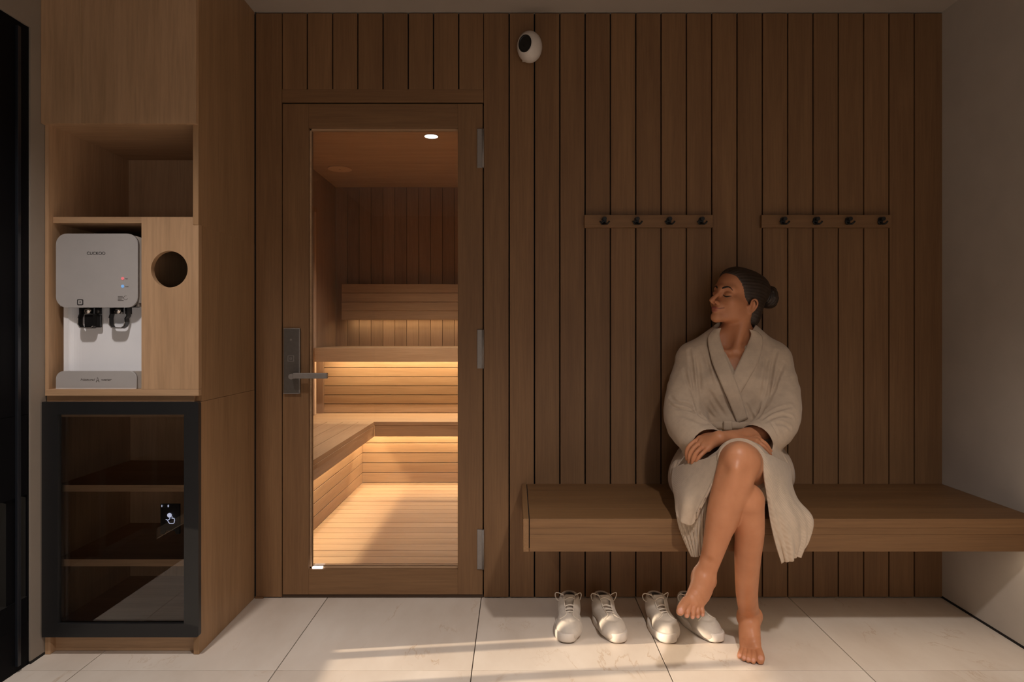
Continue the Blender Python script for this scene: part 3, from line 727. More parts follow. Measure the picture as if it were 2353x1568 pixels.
MB().box(X(133, D_), X(425, D_), -0.466, -0.461, Z(1434, D_), Z(952, D_)).build('glass_pane', M['cabglass'], df)
tp = MB(); a0, a1, b0, b1 = X(370, .455), X(414, .455), Z(1227, .455), Z(1158, .455)
nw = a1 - a0
tp.prism([(a0, b0), (a0 + nw * .18, b0), (a0 + nw * .28, b0 + 0.011), (a0 + nw * .74, b0 + 0.011), (a0 + nw * .80, b0), (a1, b0), (a1, b1), (a0, b1)], -0.4585, -0.4525)
tpo = tp.build('touch_panel', M['blackpl'], df); tpo['label'] = 'black touch sensor with a glowing pointing hand'
def ip(x, y): return (X(340 + x / 12.06, .459), -0.4602, Z(1130 + y / 12.06, .459))
ic = MB()
ic.tube([ip(500, 770), ip(545, 790), ip(590, 775), ip(612, 740), ip(610, 690), ip(600, 640)], 0.0013, 6)
ic.tube([ip(672, 690), ip(672, 752), ip(700, 735), ip(735, 750), ip(742, 800), ip(730, 860), ip(705, 885), ip(610, 885), ip(575, 850), ip(555, 800)], 0.0012, 6)
ic.cyl((ip(603, 655)[0], -0.4612, ip(603, 655)[2]), 0.0074, 0.0014, 'y', 20)
ic.ball(ip(390, 400), (0.0016, 0.001, 0.0040)); ic.ball(ip(567, 400), (0.0022, 0.001, 0.0044))
ic.build('lit_hand_symbol', M['icon'], tpo)

# ================================================================== water dispenser
wd = thing('water_dispenser', (X(222, .445), -0.25, zf(895)), 'silver and white countertop water dispenser in the oak niche', 'water dispenser')
DB = zf(895) + 0.0005
hx0, hx1 = X(128.5, .447), X(316, .447); HZ0, HZ1 = Z(707, .447), Z(537, .447)
MB().prism(rrect(hx0, hx1, HZ0, HZ1, 0.036, 8), -0.447, -0.436, True).build('front_panel', M['silver'], wd)
hb = MB().prism(rrect(hx0 + 0.001, hx1 - 0.0, HZ0 + 0.016, HZ1 - 0.002, 0.034, 8, (0, 0, 1, 1)), -0.436, -0.10, True)
hb.box(hx0 + 0.004, hx1 - 0.002, -0.434, -0.12, HZ0 + 0.004, HZ0 + 0.018)
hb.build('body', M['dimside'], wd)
MB().prism(rrect(hx0 + 0.010, hx1 - 0.010, HZ0 + 0.001, HZ0 + 0.03, 0.01, 4), -0.4355, -0.40).build('under_panel', M['blackpl'], wd)
# column with rounded left cheek
cx0, cx1 = X(151, .410), px0 - 0.001; col = MB()
pl = [(cx1, -0.408), (cx1, -0.12), (cx0, -0.12), (cx0, -0.420), (cx0 + 0.016, -0.420)] + [(cx0 + 0.016 + 0.036 * (1 - math.cos(a)), -0.420 + 0.014 * math.sin(a)) for a in np.linspace(0.1, PI / 2, 7)]
col.prism_z(pl, DB + 0.02, HZ0 + 0.02)
col.build('white_column', M['white'], wd)
tr0, tr1 = Z(894.5, .447), Z(853, .447)
MB().prism(rrect(hx0, X(313, .447), DB, tr1, 0.026, 8, (0, 0, 1, 1)), -0.447, -0.437, True).build('tray_front', M['silver'], wd)
MB().box(hx0, X(313, .447), -0.4478, -0.4472, DB, DB + 0.0028).build('tray_edge', plain('pale_edge', (0.7, 0.66, 0.65), 0.4), wd)
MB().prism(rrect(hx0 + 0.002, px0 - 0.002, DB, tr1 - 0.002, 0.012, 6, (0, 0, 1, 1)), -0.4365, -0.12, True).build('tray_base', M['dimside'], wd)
def tap(p0, p1, backed):
    x0, x1 = X(p0, .43), X(p1, .43); w_ = x1 - x0
    def q_(x, y): return (X(110 + x / 7.465, .43), Z(700 + y / 7.465, .43))
    sx = 0 if backed else 520
    t_ = thing('tap', (0, 0, 0), None, None); t_.parent = wd; t_.location = Vector(((x0 + x1) / 2, -0.42, HZ0)) - wd.location
    nz = MB(); n0 = q_(580 + sx * 1.01, 160); n1 = q_(735 + sx, 50)
    nz.cyl(((n0[0] + n1[0]) / 2, -0.418, n0[1]), (n1[0] - n0[0]) / 2, 0.022, 'z', 24)
    nz.build('nozzle', M['chrome'], t_)
    MB().cyl(((n1[0] + q_(880 + sx, 0)[0]) / 2, -0.412, n0[1]), 0.0105, 0.022, 'z', 20).build('nozzle_collar', M['blackpl'], t_)
    lv_ = MB()
    if backed: lo_ = [(570, 60), (570, 165), (545, 230), (545, 340), (575, 395), (640, 400), (770, 400), (805, 370), (812, 245), (812, 160)]; dxs = (0, 90)
    else: lo_ = [(1093, 60), (1093, 165), (1075, 230), (1078, 345), (1115, 395), (1180, 402), (1280, 402), (1325, 370), (1350, 300), (1345, 240), (1375, 200), (1375, 60)]; dxs = (0, 48)
    pts = np.array([(q_(x, y)[0], q_(x, y)[1]) for x, y in lo_]); tn = np.gradient(pts, axis=0); tn /= np.linalg.norm(tn, axis=1, keepdims=True); nr = np.stack([-tn[:, 1], tn[:, 0]], 1) * 0.0021
    for i in range(len(pts) - 1):
        lv_.prism([tuple(pts[i] + nr[i]), tuple(pts[i + 1] + nr[i + 1]), tuple(pts[i + 1] - nr[i + 1]), tuple(pts[i] - nr[i])], -0.4375, -0.417)
    lv_.build('lever_loop', M['blackpl'], t_)
    MB().tube([(q_(x, y)[0], -0.4395, q_(x, y)[1]) for x, y in lo_[2:-2 if backed else -3]], 0.0014, 8).build('lever_trim', M['steel'], t_)
    if backed:
        a_, b2 = q_(600, 395), q_(890, 170)
        MB().box(a_[0], b2[0], -0.424, -0.416, a_[1], b2[1], 0.003).build('lever_pad', M['blackpl'], t_)
tap(182, 232, True); tap(252, 302, False)
text_mesh('brand_lettering', 'CUCKOO', 0.014, (X(221, .447), -0.4474, Z(582.5, .447)), M['ink'], wd, X(242, .447) - X(200, .447), 0.0004)
text_mesh('tray_lettering', 'Natural', 0.0105, (X(201, .447), -0.4474, Z(873, .447)), M['ink_soft'], wd, X(217.5, .447) - X(184, .447), 0.0004, 0.25)
text_mesh('tray_lettering', 'water', 0.0105, (X(244, .447), -0.4474, Z(873, .447)), M['ink_soft'], wd, X(256, .447) - X(232, .447), 0.0004, 0.25)
em = MB()
for k in ((-3.2, 5.5, 0, -5.5), (3.6, 5.5, 0, -5.5), (-1.8, 1.5, 1.8, 1.5)):
    em.tube([(X(224.5 + k[0], .447), -0.4474, Z(873 + k[1], .447)), (X(224.5 + k[2], .447), -0.4474, Z(873 + k[3], .447))], 0.0009, 6)
em.build('tray_emblem', M['ink_soft'], wd)
for (yy_, mm) in ((640.3, 'red'), (658.2, 'blue')):
    MB().cyl((X(282, .447), -0.4482, Z(yy_, .447)), 0.0050, 0.0015, 'y', 16).build('indicator_light', M[mm], wd)
text_mesh('indicator_lettering', 'Hot', 0.006, (X(290.5, .447), -0.4474, Z(640.8, .447)), M['ink_soft'], wd, None, 0.0003)
text_mesh('indicator_lettering', 'Cold', 0.006, (X(291, .447), -0.4474, Z(658.8, .447)), M['ink_soft'], wd, None, 0.0003)
mk = MB()
for r_ in range(4): mk.box(X(271, .447), X(271 + (11, 13, 9, 13)[r_], .447), -0.4475, -0.4468, Z(681 + 3 * r_ + 1.6, .447), Z(681 + 3 * r_, .447))
mk.tube([(X(289 + 4.5 * math.cos(a), .447), -0.4473, Z(684.5 + 4.5 * math.sin(a), .447)) for a in np.linspace(0.3, 5.2, 14)], 0.0006, 6)
mk.build('printed_mark', M['ink_soft'], wd)
bt = MB().ring(rrect(X(177.5, .447), X(191.5, .447), Z(701.5, .447), Z(688, .447), 0.0035, 4), rrect(X(179.3, .447), X(189.3, .447), Z(699.6, .447), Z(689.6, .447), 0.002, 4), -0.4480, -0.4466)
bt.cyl((X(184.3, .447), -0.448, Z(694.5, .447)), 0.002, 0.001, 'y', 12)
bt.build('button', M['ink'], wd)

# ================================================================== the sauna behind the glass
SX0, SX1, SY0, SY1, SCZ = -1.507, 0.42, 0.12, 2.85, 2.28
bw = MB(); k0 = X(798, -SY1); xk = SX0
edges = [SX0] + [k0 + 0.0996 * i for i in range(0, 20) if k0 + 0.0996 * i < SX1 - 0.02] + [SX1]
for a, b_ in zip(edges[:-1], edges[1:]): bw.box(a + 0.0015, b_ - 0.0015, SY1, SY1 + 0.02, 0, SCZ, 0.001)
swb = bw.build('wall_sauna_back', M['sauna_z']); struct(swb, 'upright boards of the sauna back wall')
b_ = MB().box(SX0 - 0.1, SX1 + 0.1, SY1 + 0.02, SY1 + 0.1, 0, SCZ).build('joint_backing', M['gap']); b_.parent = swb
struct(MB().box(SX0 - 0.05, SX0, SY0, SY1, 0, SCZ).build('wall_sauna_left', M['sauna_z']), 'plain wood left wall of the sauna')
struct(MB().box(SX1, SX1 + 0.05, SY0, SY1, 0, SCZ).build('wall_sauna_right', M['sauna_z']), 'right wall of the sauna')
struct(MB().box(SX0 - 0.05, SX1 + 0.05, SY0, SY1 + 0.05, SCZ, SCZ + 0.05).build('sauna_ceiling', M['sauna']), 'wooden sauna ceiling')
sf = MB(); yv = 0.02
while yv < 2.0:
    sf.box(SX0, SX1, yv + 0.0022, min(yv + 0.0920, 2.02) - 0.0022, -0.02, 0.0, 0.0008); yv += 0.0920
sfo = struct(sf.build('sauna_floor', M['sauna']), 'narrow boards of the sauna floor')
MB().box(SX0, SX1, 0.13, 2.1, -0.03, -0.008).build('joint_bed', M['gap_brown'], sfo)
# lower bench, L shaped
RX, FX, RY, FY, UY, LT = -1.083, -0.967, 2.0, 1.85, 2.33, 0.451
lb_ = thing('sauna_bench', (SX0 + 0.2, 2.1, 0.0), 'lower L-shaped slatted sauna bench lit from beneath', 'bench')
sl_ = MB(); xv = FX
while xv > SX0 + 0.01:
    sl_.box(max(xv - 0.107, SX0 + 0.001) + 0.0015, xv - 0.0015, SY0 + 0.002, FY - 0.0015, LT - 0.025, LT, 0.001); xv -= 0.107
sl_.build('side_seat', M['sauna_y'], lb_)
MB().box(SX0 + 0.001, SX1 - 0.001, FY - 0.001, FY + 0.12, LT - 0.025, LT, 0.001).box(SX0 + 0.001, SX1 - 0.001, FY + 0.1215, UY, LT - 0.025, LT, 0.001).build('back_seat', M['sauna'], lb_)
MB().box(FX - 0.02, FX, SY0 + 0.002, FY - 0.0015, LT - 0.100, LT - 0.026, 0.001).build('side_fascia', M['sauna_y'], lb_)
MB().box(FX, SX1 - 0.001, FY, FY + 0.02, LT - 0.100, LT - 0.026, 0.001).build('back_fascia', M['sauna'], lb_)
r1, r2 = MB(), MB(); zv = 0.001
while zv < LT - 0.03:
    z1_ = min(zv + 0.0700, LT - 0.026)
    r1.box(RX - 0.015, RX, SY0 + 0.002, RY, zv + 0.0022, z1_ - 0.0022, 0.0008); r2.box(RX, SX1 - 0.001, RY, RY + 0.015, zv + 0.0022, z1_ - 0.0022, 0.0008); zv += 0.0700
r1.build('side_riser', M['sauna_y'], lb_); r2.build('back_riser', M['sauna'], lb_)
MB().box(RX - 0.03, RX - 0.016, SY0 + 0.002, RY, 0.001, LT - 0.03).box(RX, SX1 - 0.002, RY + 0.016, RY + 0.03, 0.001, LT - 0.03).build('riser_backing', M['gap'], lb_)
# upper bench
UT = 0.95
ub = thing('sauna_bench', (-0.5, 2.4, LT), 'upper sauna bench along the back wall above glowing slats', 'bench')
MB().box(-1.478, SX1 - 0.001, 2.152, SY1 - 0.001, UT - 0.02, UT, 0.001).build('seat', M['sauna'], ub)
MB().box(-1.470, SX1 - 0.001, 2.15, 2.17, Z(832, -2.15), UT - 0.0005, 0.001).build('fascia', M['sauna'], ub)
r3 = MB(); zv = LT + 0.001; R3X = -1.452
while zv < UT - 0.03:
    z1_ = min(zv + 0.0688, UT - 0.022)
    r3.box(R3X, SX1 - 0.001, UY, UY + 0.015, zv + 0.0022, z1_ - 0.0022, 0.0008); zv += 0.0688
r3.build('riser', M['sauna'], ub)
MB().box(SX0 + 0.001, R3X - 0.001, UY - 0.012, UY + 0.3, LT + 0.001, UT - 0.021).build('riser_return', M['sauna_z'], ub)
MB().box(R3X, SX1 - 0.001, UY + 0.016, UY + 0.03, LT + 0.001, UT - 0.022).build('riser_backing', M['gap'], ub)
po = MB().box(SX0 + 0.001, X(725, -2.22), 2.20, 2.24, LT + 0.001, Z(486, -2.2), 0.002).build('upright_post', M['post'])
setp(po, 'pale upright post standing on the lower sauna bench at the left wall', 'post')
# slatted backrest on wall battens
br = thing('slatted_backrest', (-0.5, 2.8, Z(735, -2.75)), 'slatted wooden backrest on the sauna back wall', 'backrest')
for (a, b2) in ((653, 673.3), (674.2, 694), (695, 714), (715, 735)):
    MB().box(X(785, -2.75), SX1 - 0.001, 2.75, 2.772, Z(b2, -2.75), Z(a, -2.75), 0.001).build('slat', M['sauna'], br)
for xx in (-1.2, -0.7, -0.2): MB().box(xx, xx + 0.05, 2.772, 2.849, Z(720, -2.75), Z(655, -2.75)).build('batten', M['sauna_z'], br)
# ceiling fittings
dl = thing('downlight', (X(991, -1.43), 1.43, SCZ), 'round lit white downlight in the sauna ceiling', 'light')
MB().cyl((X(991, -1.43), 1.43, SCZ - 0.004), 0.041, 0.005, 'z', 28).build('lit_disc', M['lamp'], dl)
MB().cyl((X(991, -1.43), 1.43, SCZ - 0.003), 0.046, 0.0035, 'z', 28).build('lamp_ring', M['sauna'], dl)
sp = thing('ceiling_speaker', (X(781, -2.23), 2.23, SCZ), 'round pale unlit speaker in the sauna ceiling', 'speaker')
MB().cyl((X(781, -2.23), 2.23, SCZ - 0.006), 0.087, 0.0065, 'z', 32).build('grille', M['speaker'], sp)
MB().cyl((X(781, -2.23), 2.23, SCZ - 0.0075), 0.006, 0.003, 'z', 12).build('centre_cap', M['sauna'], sp)
# hidden led strips that make the benches glow
def strip(x0, x1, y0, y1, z, label):
    t_ = MB().box(x0, x1, y0, y1, z, z + 0.006).build('led_strip', M['led']); setp(t_, label, 'light')
strip(RX + 0.05, SX1 - 0.05, RY - 0.075, RY - 0.063, LT - 0.034, 'warm light strip under the back of the lower sauna bench')
strip(RX + 0.045, RX + 0.057, SY0 + 0.05, RY - 0.12, LT - 0.034, 'warm light strip under the side of the lower sauna bench')
strip(R3X + 0.02, SX1 - 0.05, UY - 0.09, UY - 0.078, UT - 0.029, 'warm light strip under the upper sauna bench')
strip(X(785, -2.75) + 0.05, SX1 - 0.05, 2.784, 2.796, Z(733, -2.75), 'warm light strip behind the sauna backrest')
ss = MB().box(X(720, -.02), X(743, -.02), 0.006, 0.020, gz0, gz0 + 0.007, 0.001).build('sill_light', M['lamp']); setp(ss, 'tiny bright white strip on the sauna door sill', 'light')  # small emissive white strip on the lower door rail
# ================================================================== shoes
def foot_outline(hw, L0, L1, n=40, grow=0.0):
    """sole outline (x, y), toe towards +y, for a right shoe"""
    out = []
    for i in range(n):
        a = 2 * PI * i / n; c, s = math.cos(a), math.sin(a)
        y = (L1 + grow) * s if s > 0 else (L0 + grow) * s
        wv = hw * (1.0 - 0.20 * (1 if y < -0.02 else 0) * min(1, (-y - 0.02) / 0.06)) + grow
        x = wv * (abs(c) ** 0.72) * (1 if c > 0 else -1)
        x += 0.010 * math.sin((y + 0.03) * 14)
        out.append((x, y))
    return out
def shoe_meshes():
    S = Sculpt()
    S.ell((0.002, 0.066, 0.026), (0.0425, 0.058, 0.0335), 0.0)
    S.cone((0.001, 0.045, 0.034), (0, -0.045, 0.052), 0.041, 0.037, 0.03)
    S.ell((-0.001, -0.075, 0.045), (0.036, 0.052, 0.062), 0.03)
    S.ell((-0.001, -0.068, 0.082), (0.035, 0.048, 0.040), 0.02)
    body = list(S.ops)
    U = Sculpt(); U.ops = list(body)
    U.func(lambda p, d: np.maximum(d, 0.012 - p[:, 2]), (-1, -1, -1), (1, 1, 1))
    U.func(lambda p, d: np.maximum(d, -(d + 0.0085)), (-1, -1, -1), (1, 1, 1))           # hollow shell
    U.func(lambda p, d: np.maximum(d, p[:, 2] - (0.099 + 0.10 * np.maximum(0, -0.085 - p[:, 1]))), (-1, -1, -1), (1, 1, 1))   # collar cut
    def slot(p, d):
        w = np.interp(p[:, 1], [-0.10, -0.03, 0.02, 0.030, 0.036], [0.022, 0.017, 0.012, 0.009, 0.0])
        return np.maximum(d, -np.maximum(np.maximum(np.abs(p[:, 0]) - w, -p[:, 1] - 0.062), 0.045 - p[:, 2]))
    U.func(slot, (-1, -1, -1), (1, 1, 1))
    # raised edge of the eyestays and side overlays
    upper = U.mesh(0.0022, 20, 1)
    T = Sculpt(); T.ops = list(body)
    T.func(lambda p, d: np.abs(d + 0.0105) - 0.0026, (-1, -1, -1), (1, 1, 1))
    T.func(lambda p, d: np.maximum(np.maximum(d, np.abs(p[:, 0]) - 0.024), np.maximum(0.03 - p[:, 2], np.maximum(-0.060 - p[:, 1], p[:, 1] - 0.062))), (-1, -1, -1), (1, 1, 1))
    T.func(lambda p, d: np.maximum(d, p[:, 2] - 0.106), (-1, -1, -1), (1, 1, 1))
    T.cone((-0.014, -0.038, 0.100), (0.014, -0.038, 0.100), 0.006, 0.006, 0.008); T.cone((-0.012, -0.045, 0.108), (0.012, -0.045, 0.108), 0.0045, 0.0045, 0.012)
    tongue = T.mesh(0.0024, 20, 1)
    I = Sculpt(); I.ops = list(body)
    I.func(lambda p, d: np.abs(d + 0.0098) - 0.0022, (-1, -1, -1), (1, 1, 1))
    I.func(lambda p, d: np.maximum(np.maximum(d, p[:, 1] + 0.045), np.maximum(p[:, 2] - (0.100 + 0.10 * np.maximum(0, -0.085 - p[:, 1])), 0.02 - p[:, 2])), (-1, -1, -1), (1, 1, 1))
    lining = I.mesh(0.0024, 20, 1)
    def on_top(x, y, off=0.003):
        zs = np.arange(0.14, 0.02, -0.001); Sx = Sculpt(); Sx.ops = body
        v = Sx.ev(np.array([(x, y, z) for z in zs])); i = np.argmax(v < off); return (x, y, zs[i])
    return upper, tongue, lining, on_top
SH = shoe_meshes()
def make_shoe(mirror):
    upper, tongue, lining, on_top = SH
    t = bpy.data.objects.new('shoe', None); C.objects.link(t); t.empty_display_size = 0.05
    sg = -1 if mirror else 1
    def sdf(name, VQ, mat):
        V, Q = VQ; V = V * np.array([sg, 1, 1]); Q = Q[:, ::-1] if mirror else Q
        return sdf_obj(name, V, Q, mat, t)
    sdf('upper', upper, M['canvas']); sdf('tongue', tongue, M['canvas']); sdf('lining', lining, M['lining'])
    so_ = MB(); layers = [(0.0, -0.004), (0.003, 0.0005), (0.014, 0.0012), (0.024, 0.0008), (0.027, -0.0022)]
    n = 56; rings = []
    for z, gr in layers:
        ol = foot_outline(0.0465, 0.122, 0.128, n, gr)
        rings.append([(sg * x, y, z + (0.013 * max(0, (y - 0.050) / 0.075) if z > 0.02 else 0) + (0.007 * max(0, (y - 0.08) / 0.05) ** 1.5 if z < 0.005 else 0)) for x, y in ol])
    v = [p for r in rings for p in r]; f = []
    for i in range(len(rings) - 1):
        for k in range(n): f.append((i * n + k, i * n + (k + 1) % n, (i + 1) * n + (k + 1) % n, (i + 1) * n + k))
    so_.raw(v, f, True); so_.raw(v, [tuple(range(n - 1, -1, -1)), tuple(range((len(rings) - 1) * n, len(rings) * n))])
    so_.build('sole', M['rubber'], t)
    la = MB()
    for (ya, w_) in ((-0.030, 0.019), (-0.010, 0.018), (0.010, 0.016), (0.028, 0.014)):
        pts = [on_top(x, ya + dy, 0.0028) for x, dy in ((-w_, 0), (-w_ * .5, 0.001), (0, 0.002), (w_ * .5, 0.004), (w_, 0.006))]
        la.tube([(sg * p[0], p[1], p[2]) for p in pts], 0.0024, 6)
    for s_ in (-1, 1):
        e = on_top(s_ * 0.021, -0.042, 0.003); big = 1.0 if s_ > 0 else 0.8
        loop = [(0, 0, 0), (0.012, -0.006, 0.004), (0.026 * big, -0.014, 0.004), (0.031 * big, -0.022, -0.008), (0.026 * big, -0.024, -0.026), (0.014, -0.012, -0.030), (0.003, 0.006, -0.018)]
        lp_ = [(sg * (e[0] + s_ * a), e[1] + b, e[2] + c) for a, b, c in loop]
        la.tube(catmull(lp_, 22), 0.0019, 6)
        ed = [on_top(s_ * w_, y_, 0.0015) for y_, w_ in ((-0.056, 0.0225), (-0.030, 0.0185), (0.0, 0.0155), (0.03, 0.0125), (0.048, 0.012), (0.056, 0.024), (0.058, 0.036))]
        la.tube(catmull([(sg * a, b, c) for a, b, c in ed], 24), 0.0018, 6)
    la.build('laces', M['lace'], t)
    return t
def dup(root):
    r = root.copy(); C.objects.link(r)
    for ch in list(root.children):
        c_ = ch.copy(); C.objects.link(c_); c_.parent = r
        for gch in list(ch.children):
            d_ = gch.copy(); C.objects.link(d_); d_.parent = c_
    return r
sR, sL = make_shoe(False), make_shoe(True)
SHOES = [(sR, 1308, 0.262, -4, 'leftmost cream canvas lace-up shoe on the floor under the bench'),
         (sL, 1396, 0.264, 7, 'second cream canvas shoe from the left, heel turned to the left, near the first shoe'),
         (dup(sR), 1520, 0.264, 5, 'cream canvas shoe third from the left, standing left of the half-hidden shoe'),
         (dup(sL), 1604, 0.264, 14, 'cream canvas shoe half hidden behind the woman\'s raised foot')]
for o, px, d, rz, lab in SHOES:
    s_ = FPX / (CAMY - d)
    o.location = ((px - VX) / s_, -d, 0.0); o.rotation_euler = (0, 0, PI + math.radians(rz)); o.scale = (0.98, 1.0, 0.90)
    setp(o, lab, 'shoe', 'cream canvas shoes under the bench')

# ================================================================== the woman on the bench
person = thing('person', P(1685, 1112, 0.25), 'woman in a beige bathrobe sitting barefoot with crossed legs on the wooden bench', 'person')
HS = 0.95
def rotm(yaw, pitch, roll):
    F = np.array([-math.sin(yaw), -math.cos(yaw), 0]); L = np.array([math.cos(yaw), -math.sin(yaw), 0]); U = np.array([0, 0, 1.0])
    F2 = F * math.cos(pitch) + U * math.sin(pitch); U2 = U * math.cos(pitch) - F * math.sin(pitch)
    L3 = L * math.cos(roll) - U2 * math.sin(roll); U3 = U2 * math.cos(roll) + L * math.sin(roll)
    return np.stack([L3, F2, U3])
HC = np.array(P(1690, 688, 0.195))
HF = Frame(HC, rotm(math.radians(61), math.radians(13), math.radians(6)), HS)      # local axes: her left, forward, up

def head_ops(S):
    a = lambda *q, **k: S.ell(*q, fr=HF, **k); c = lambda *q, **k: S.cone(*q, fr=HF, **k)
    a((0, -0.024, 0.036), (0.070, 0.100, 0.083), k=0.0)
    a((0, 0.040, 0.048), (0.055, 0.044, 0.054), k=0.025)
    a((0, 0.036, -0.026), (0.053, 0.050, 0.066), k=0.025)
    for s in (-1, 1):
        S.path([(s * 0.052, -0.012, -0.046), (s * 0.044, 0.014, -0.068), (s * 0.009, 0.072, -0.0905)], [0.014, 0.0125, 0.0110], k=0.03, fr=HF)
        a((s * 0.045, 0.026, -0.034), (0.018, 0.034, 0.030), k=0.025)
        a((s * 0.035, 0.058, -0.022), (0.022, 0.021, 0.020), k=0.022)
        c((s * 0.008, 0.083, 0.022), (s * 0.042, 0.069, 0.026), 0.008, 0.009, k=0.018)
    a((0, 0.080, -0.0905), (0.0120, 0.0112, 0.0120), k=0.020)
    for s in (-1, 1): a((s * 0.031, 0.098, 0.004), (0.018, 0.018, 0.012), k=0.014, mode='sub')
    for s in (-1, 1): a((s * 0.0310, 0.0720, 0.002), (0.0165, 0.0125, 0.0112), k=0.006)
    a((0, 0.084, -0.052), (0.021, 0.012, 0.016), k=0.018)
    S.path([(0, 0.083, 0.020), (0, 0.094, -0.002), (0, 0.112, -0.024), (0, 0.1195, -0.0345)], [0.0080, 0.0075, 0.0080, 0.0082], k=0.012, fr=HF)
    for s in (-1, 1):
        a((s * 0.0110, 0.1015, -0.0375), (0.0062, 0.0105, 0.0068), k=0.007)
        a((s * 0.0064, 0.1100, -0.0450), (0.0034, 0.0052, 0.0032), k=0.0035, mode='sub')
    # lips with a soft smile
    S.path([(-0.0270, 0.0745, -0.0545), (-0.012, 0.0925, -0.0590), (0, 0.0970, -0.0580), (0.012, 0.0925, -0.0590), (0.0270, 0.0745, -0.0545)], [0.0018, 0.0042, 0.0042, 0.0042, 0.0018], k=0.005, fr=HF)
    S.path([(-0.022, 0.0775, -0.0585), (-0.010, 0.0915, -0.0675), (0, 0.0940, -0.0690), (0.010, 0.0915, -0.0675), (0.022, 0.0775, -0.0585)], [0.0018, 0.0046, 0.0054, 0.0046, 0.0018], k=0.005, fr=HF)
    S.path([(-0.031, 0.078, -0.0520), (-0.014, 0.1000, -0.0628), (0, 0.1045, -0.0632), (0.014, 0.1000, -0.0628), (0.031, 0.078, -0.0520)], [0.0018] * 5, k=0.0015, mode='sub', fr=HF)
    # ears
    for s in (-1, 1):
        R = Matrix.Rotation(s * 0.35, 3, 'Z') @ Matrix.Rotation(-0.30, 3, 'X'); o = np.array((0, -0.010, -0.012))
        a(tuple(np.array((s * 0.068, -0.012, -0.010)) + o), (0.0070, 0.0185, 0.0285), k=0.006, rot=np.array(R))
        a(tuple(np.array((s * 0.0800, -0.008, -0.006)) + o), (0.0048, 0.0085, 0.0145), k=0.004, mode='sub', rot=np.array(R))
        h = [(s * 0.0725, 0.000, -0.001), (s * 0.0750, 0.002, 0.012), (s * 0.0770, -0.006, 0.020), (s * 0.0785, -0.018, 0.019), (s * 0.0785, -0.027, 0.008), (s * 0.0765, -0.026, -0.008), (s * 0.0735, -0.019, -0.022), (s * 0.0705, -0.008, -0.033)]
        S.path([tuple(np.array(q) + o) for q in h], [0.0030, 0.0034, 0.0036, 0.0037, 0.0037, 0.0036, 0.0042, 0.0060], k=0.004, fr=HF)
        S.path([tuple(np.array(q) + o) for q in [(s * 0.0745, -0.012, 0.012), (s * 0.0755, -0.018, 0.002), (s * 0.0740, -0.016, -0.012), (s * 0.0715, -0.006, -0.019)]], [0.0022, 0.0030, 0.0030, 0.0024], k=0.004, fr=HF)
        S.cone(tuple(np.array((s * 0.0690, 0.007, -0.012)) + o), tuple(np.array((s * 0.0715, 0.003, -0.008)) + o), 0.0050, 0.0032, k=0.004, fr=HF)

# ---- joints, in photo pixels and distance from the wall
J = dict(
    lhip=P(1738, 1086, .20), rhip=P(1622, 1088, .20), lknee=P(1700, 1062, .655), rknee=P(1716, 1150, .645),
    rsh=P(1594, 826, .185), lsh=P(1774, 826, .195), relb=P(1574, 962, .29), lelb=P(1797, 958, .32), rwr=P(1692, 1018, .475), lwr=P(1652, 1007, .495))
def torso_ops(S, off):
    S.ell(P(1680, 1075, .20), (0.165 + off, 0.120 + off, 0.110 + off), 0.0)
    S.ell(P(1681, 985, .215), (0.132 + off, 0.098 + off, 0.130 + off), 0.06)
    S.ell(P(1684, 888, .195), (0.138 + off, 0.100 + off, 0.150 + off), 0.06)
    for px in (1645, 1726): S.ell(P(px, 893, .265), (0.055 + off, 0.048 + off, 0.055 + off), 0.04)
    S.cone(J['rsh'], J['lsh'], 0.044 + off, 0.044 + off, 0.05)
    for px in (1602, 1770): S.cone(P(px, 817, .19), P(1690 + (px - 1686) * 0.16, 762, .185), 0.034 + off, 0.036 + off, 0.03)
B_ = Sculpt()
torso_ops(B_, 0.0)
# neck
B_.cone(P(1689, 800, .195), P(1696, 720, .190), 0.0480, 0.0440, 0.022)
B_.cone(P(1690, 778, .20), P(1708, 716, .20), 0.030, 0.024, 0.016)
for px in (1640, 1735): B_.cone(P(1688 + (px - 1688) * .25, 812, .262), P(px, 804, .24), 0.010, 0.010, 0.022)   # collar bones
B_.cone(P(1712, 724, .226), P(1690, 806, .256), 0.011, 0.008, 0.028)                                              # neck tendon
head_ops(B_)
# arms
for sh, el, mid, wr in ((J['rsh'], J['relb'], P(1632, 1004, .395), J['rwr']), (J['lsh'], J['lelb'], P(1722, 1000, .415), J['lwr'])):
    B_.path([sh, el, mid, wr], [0.043, 0.035, 0.0270, 0.0212], 0.02)
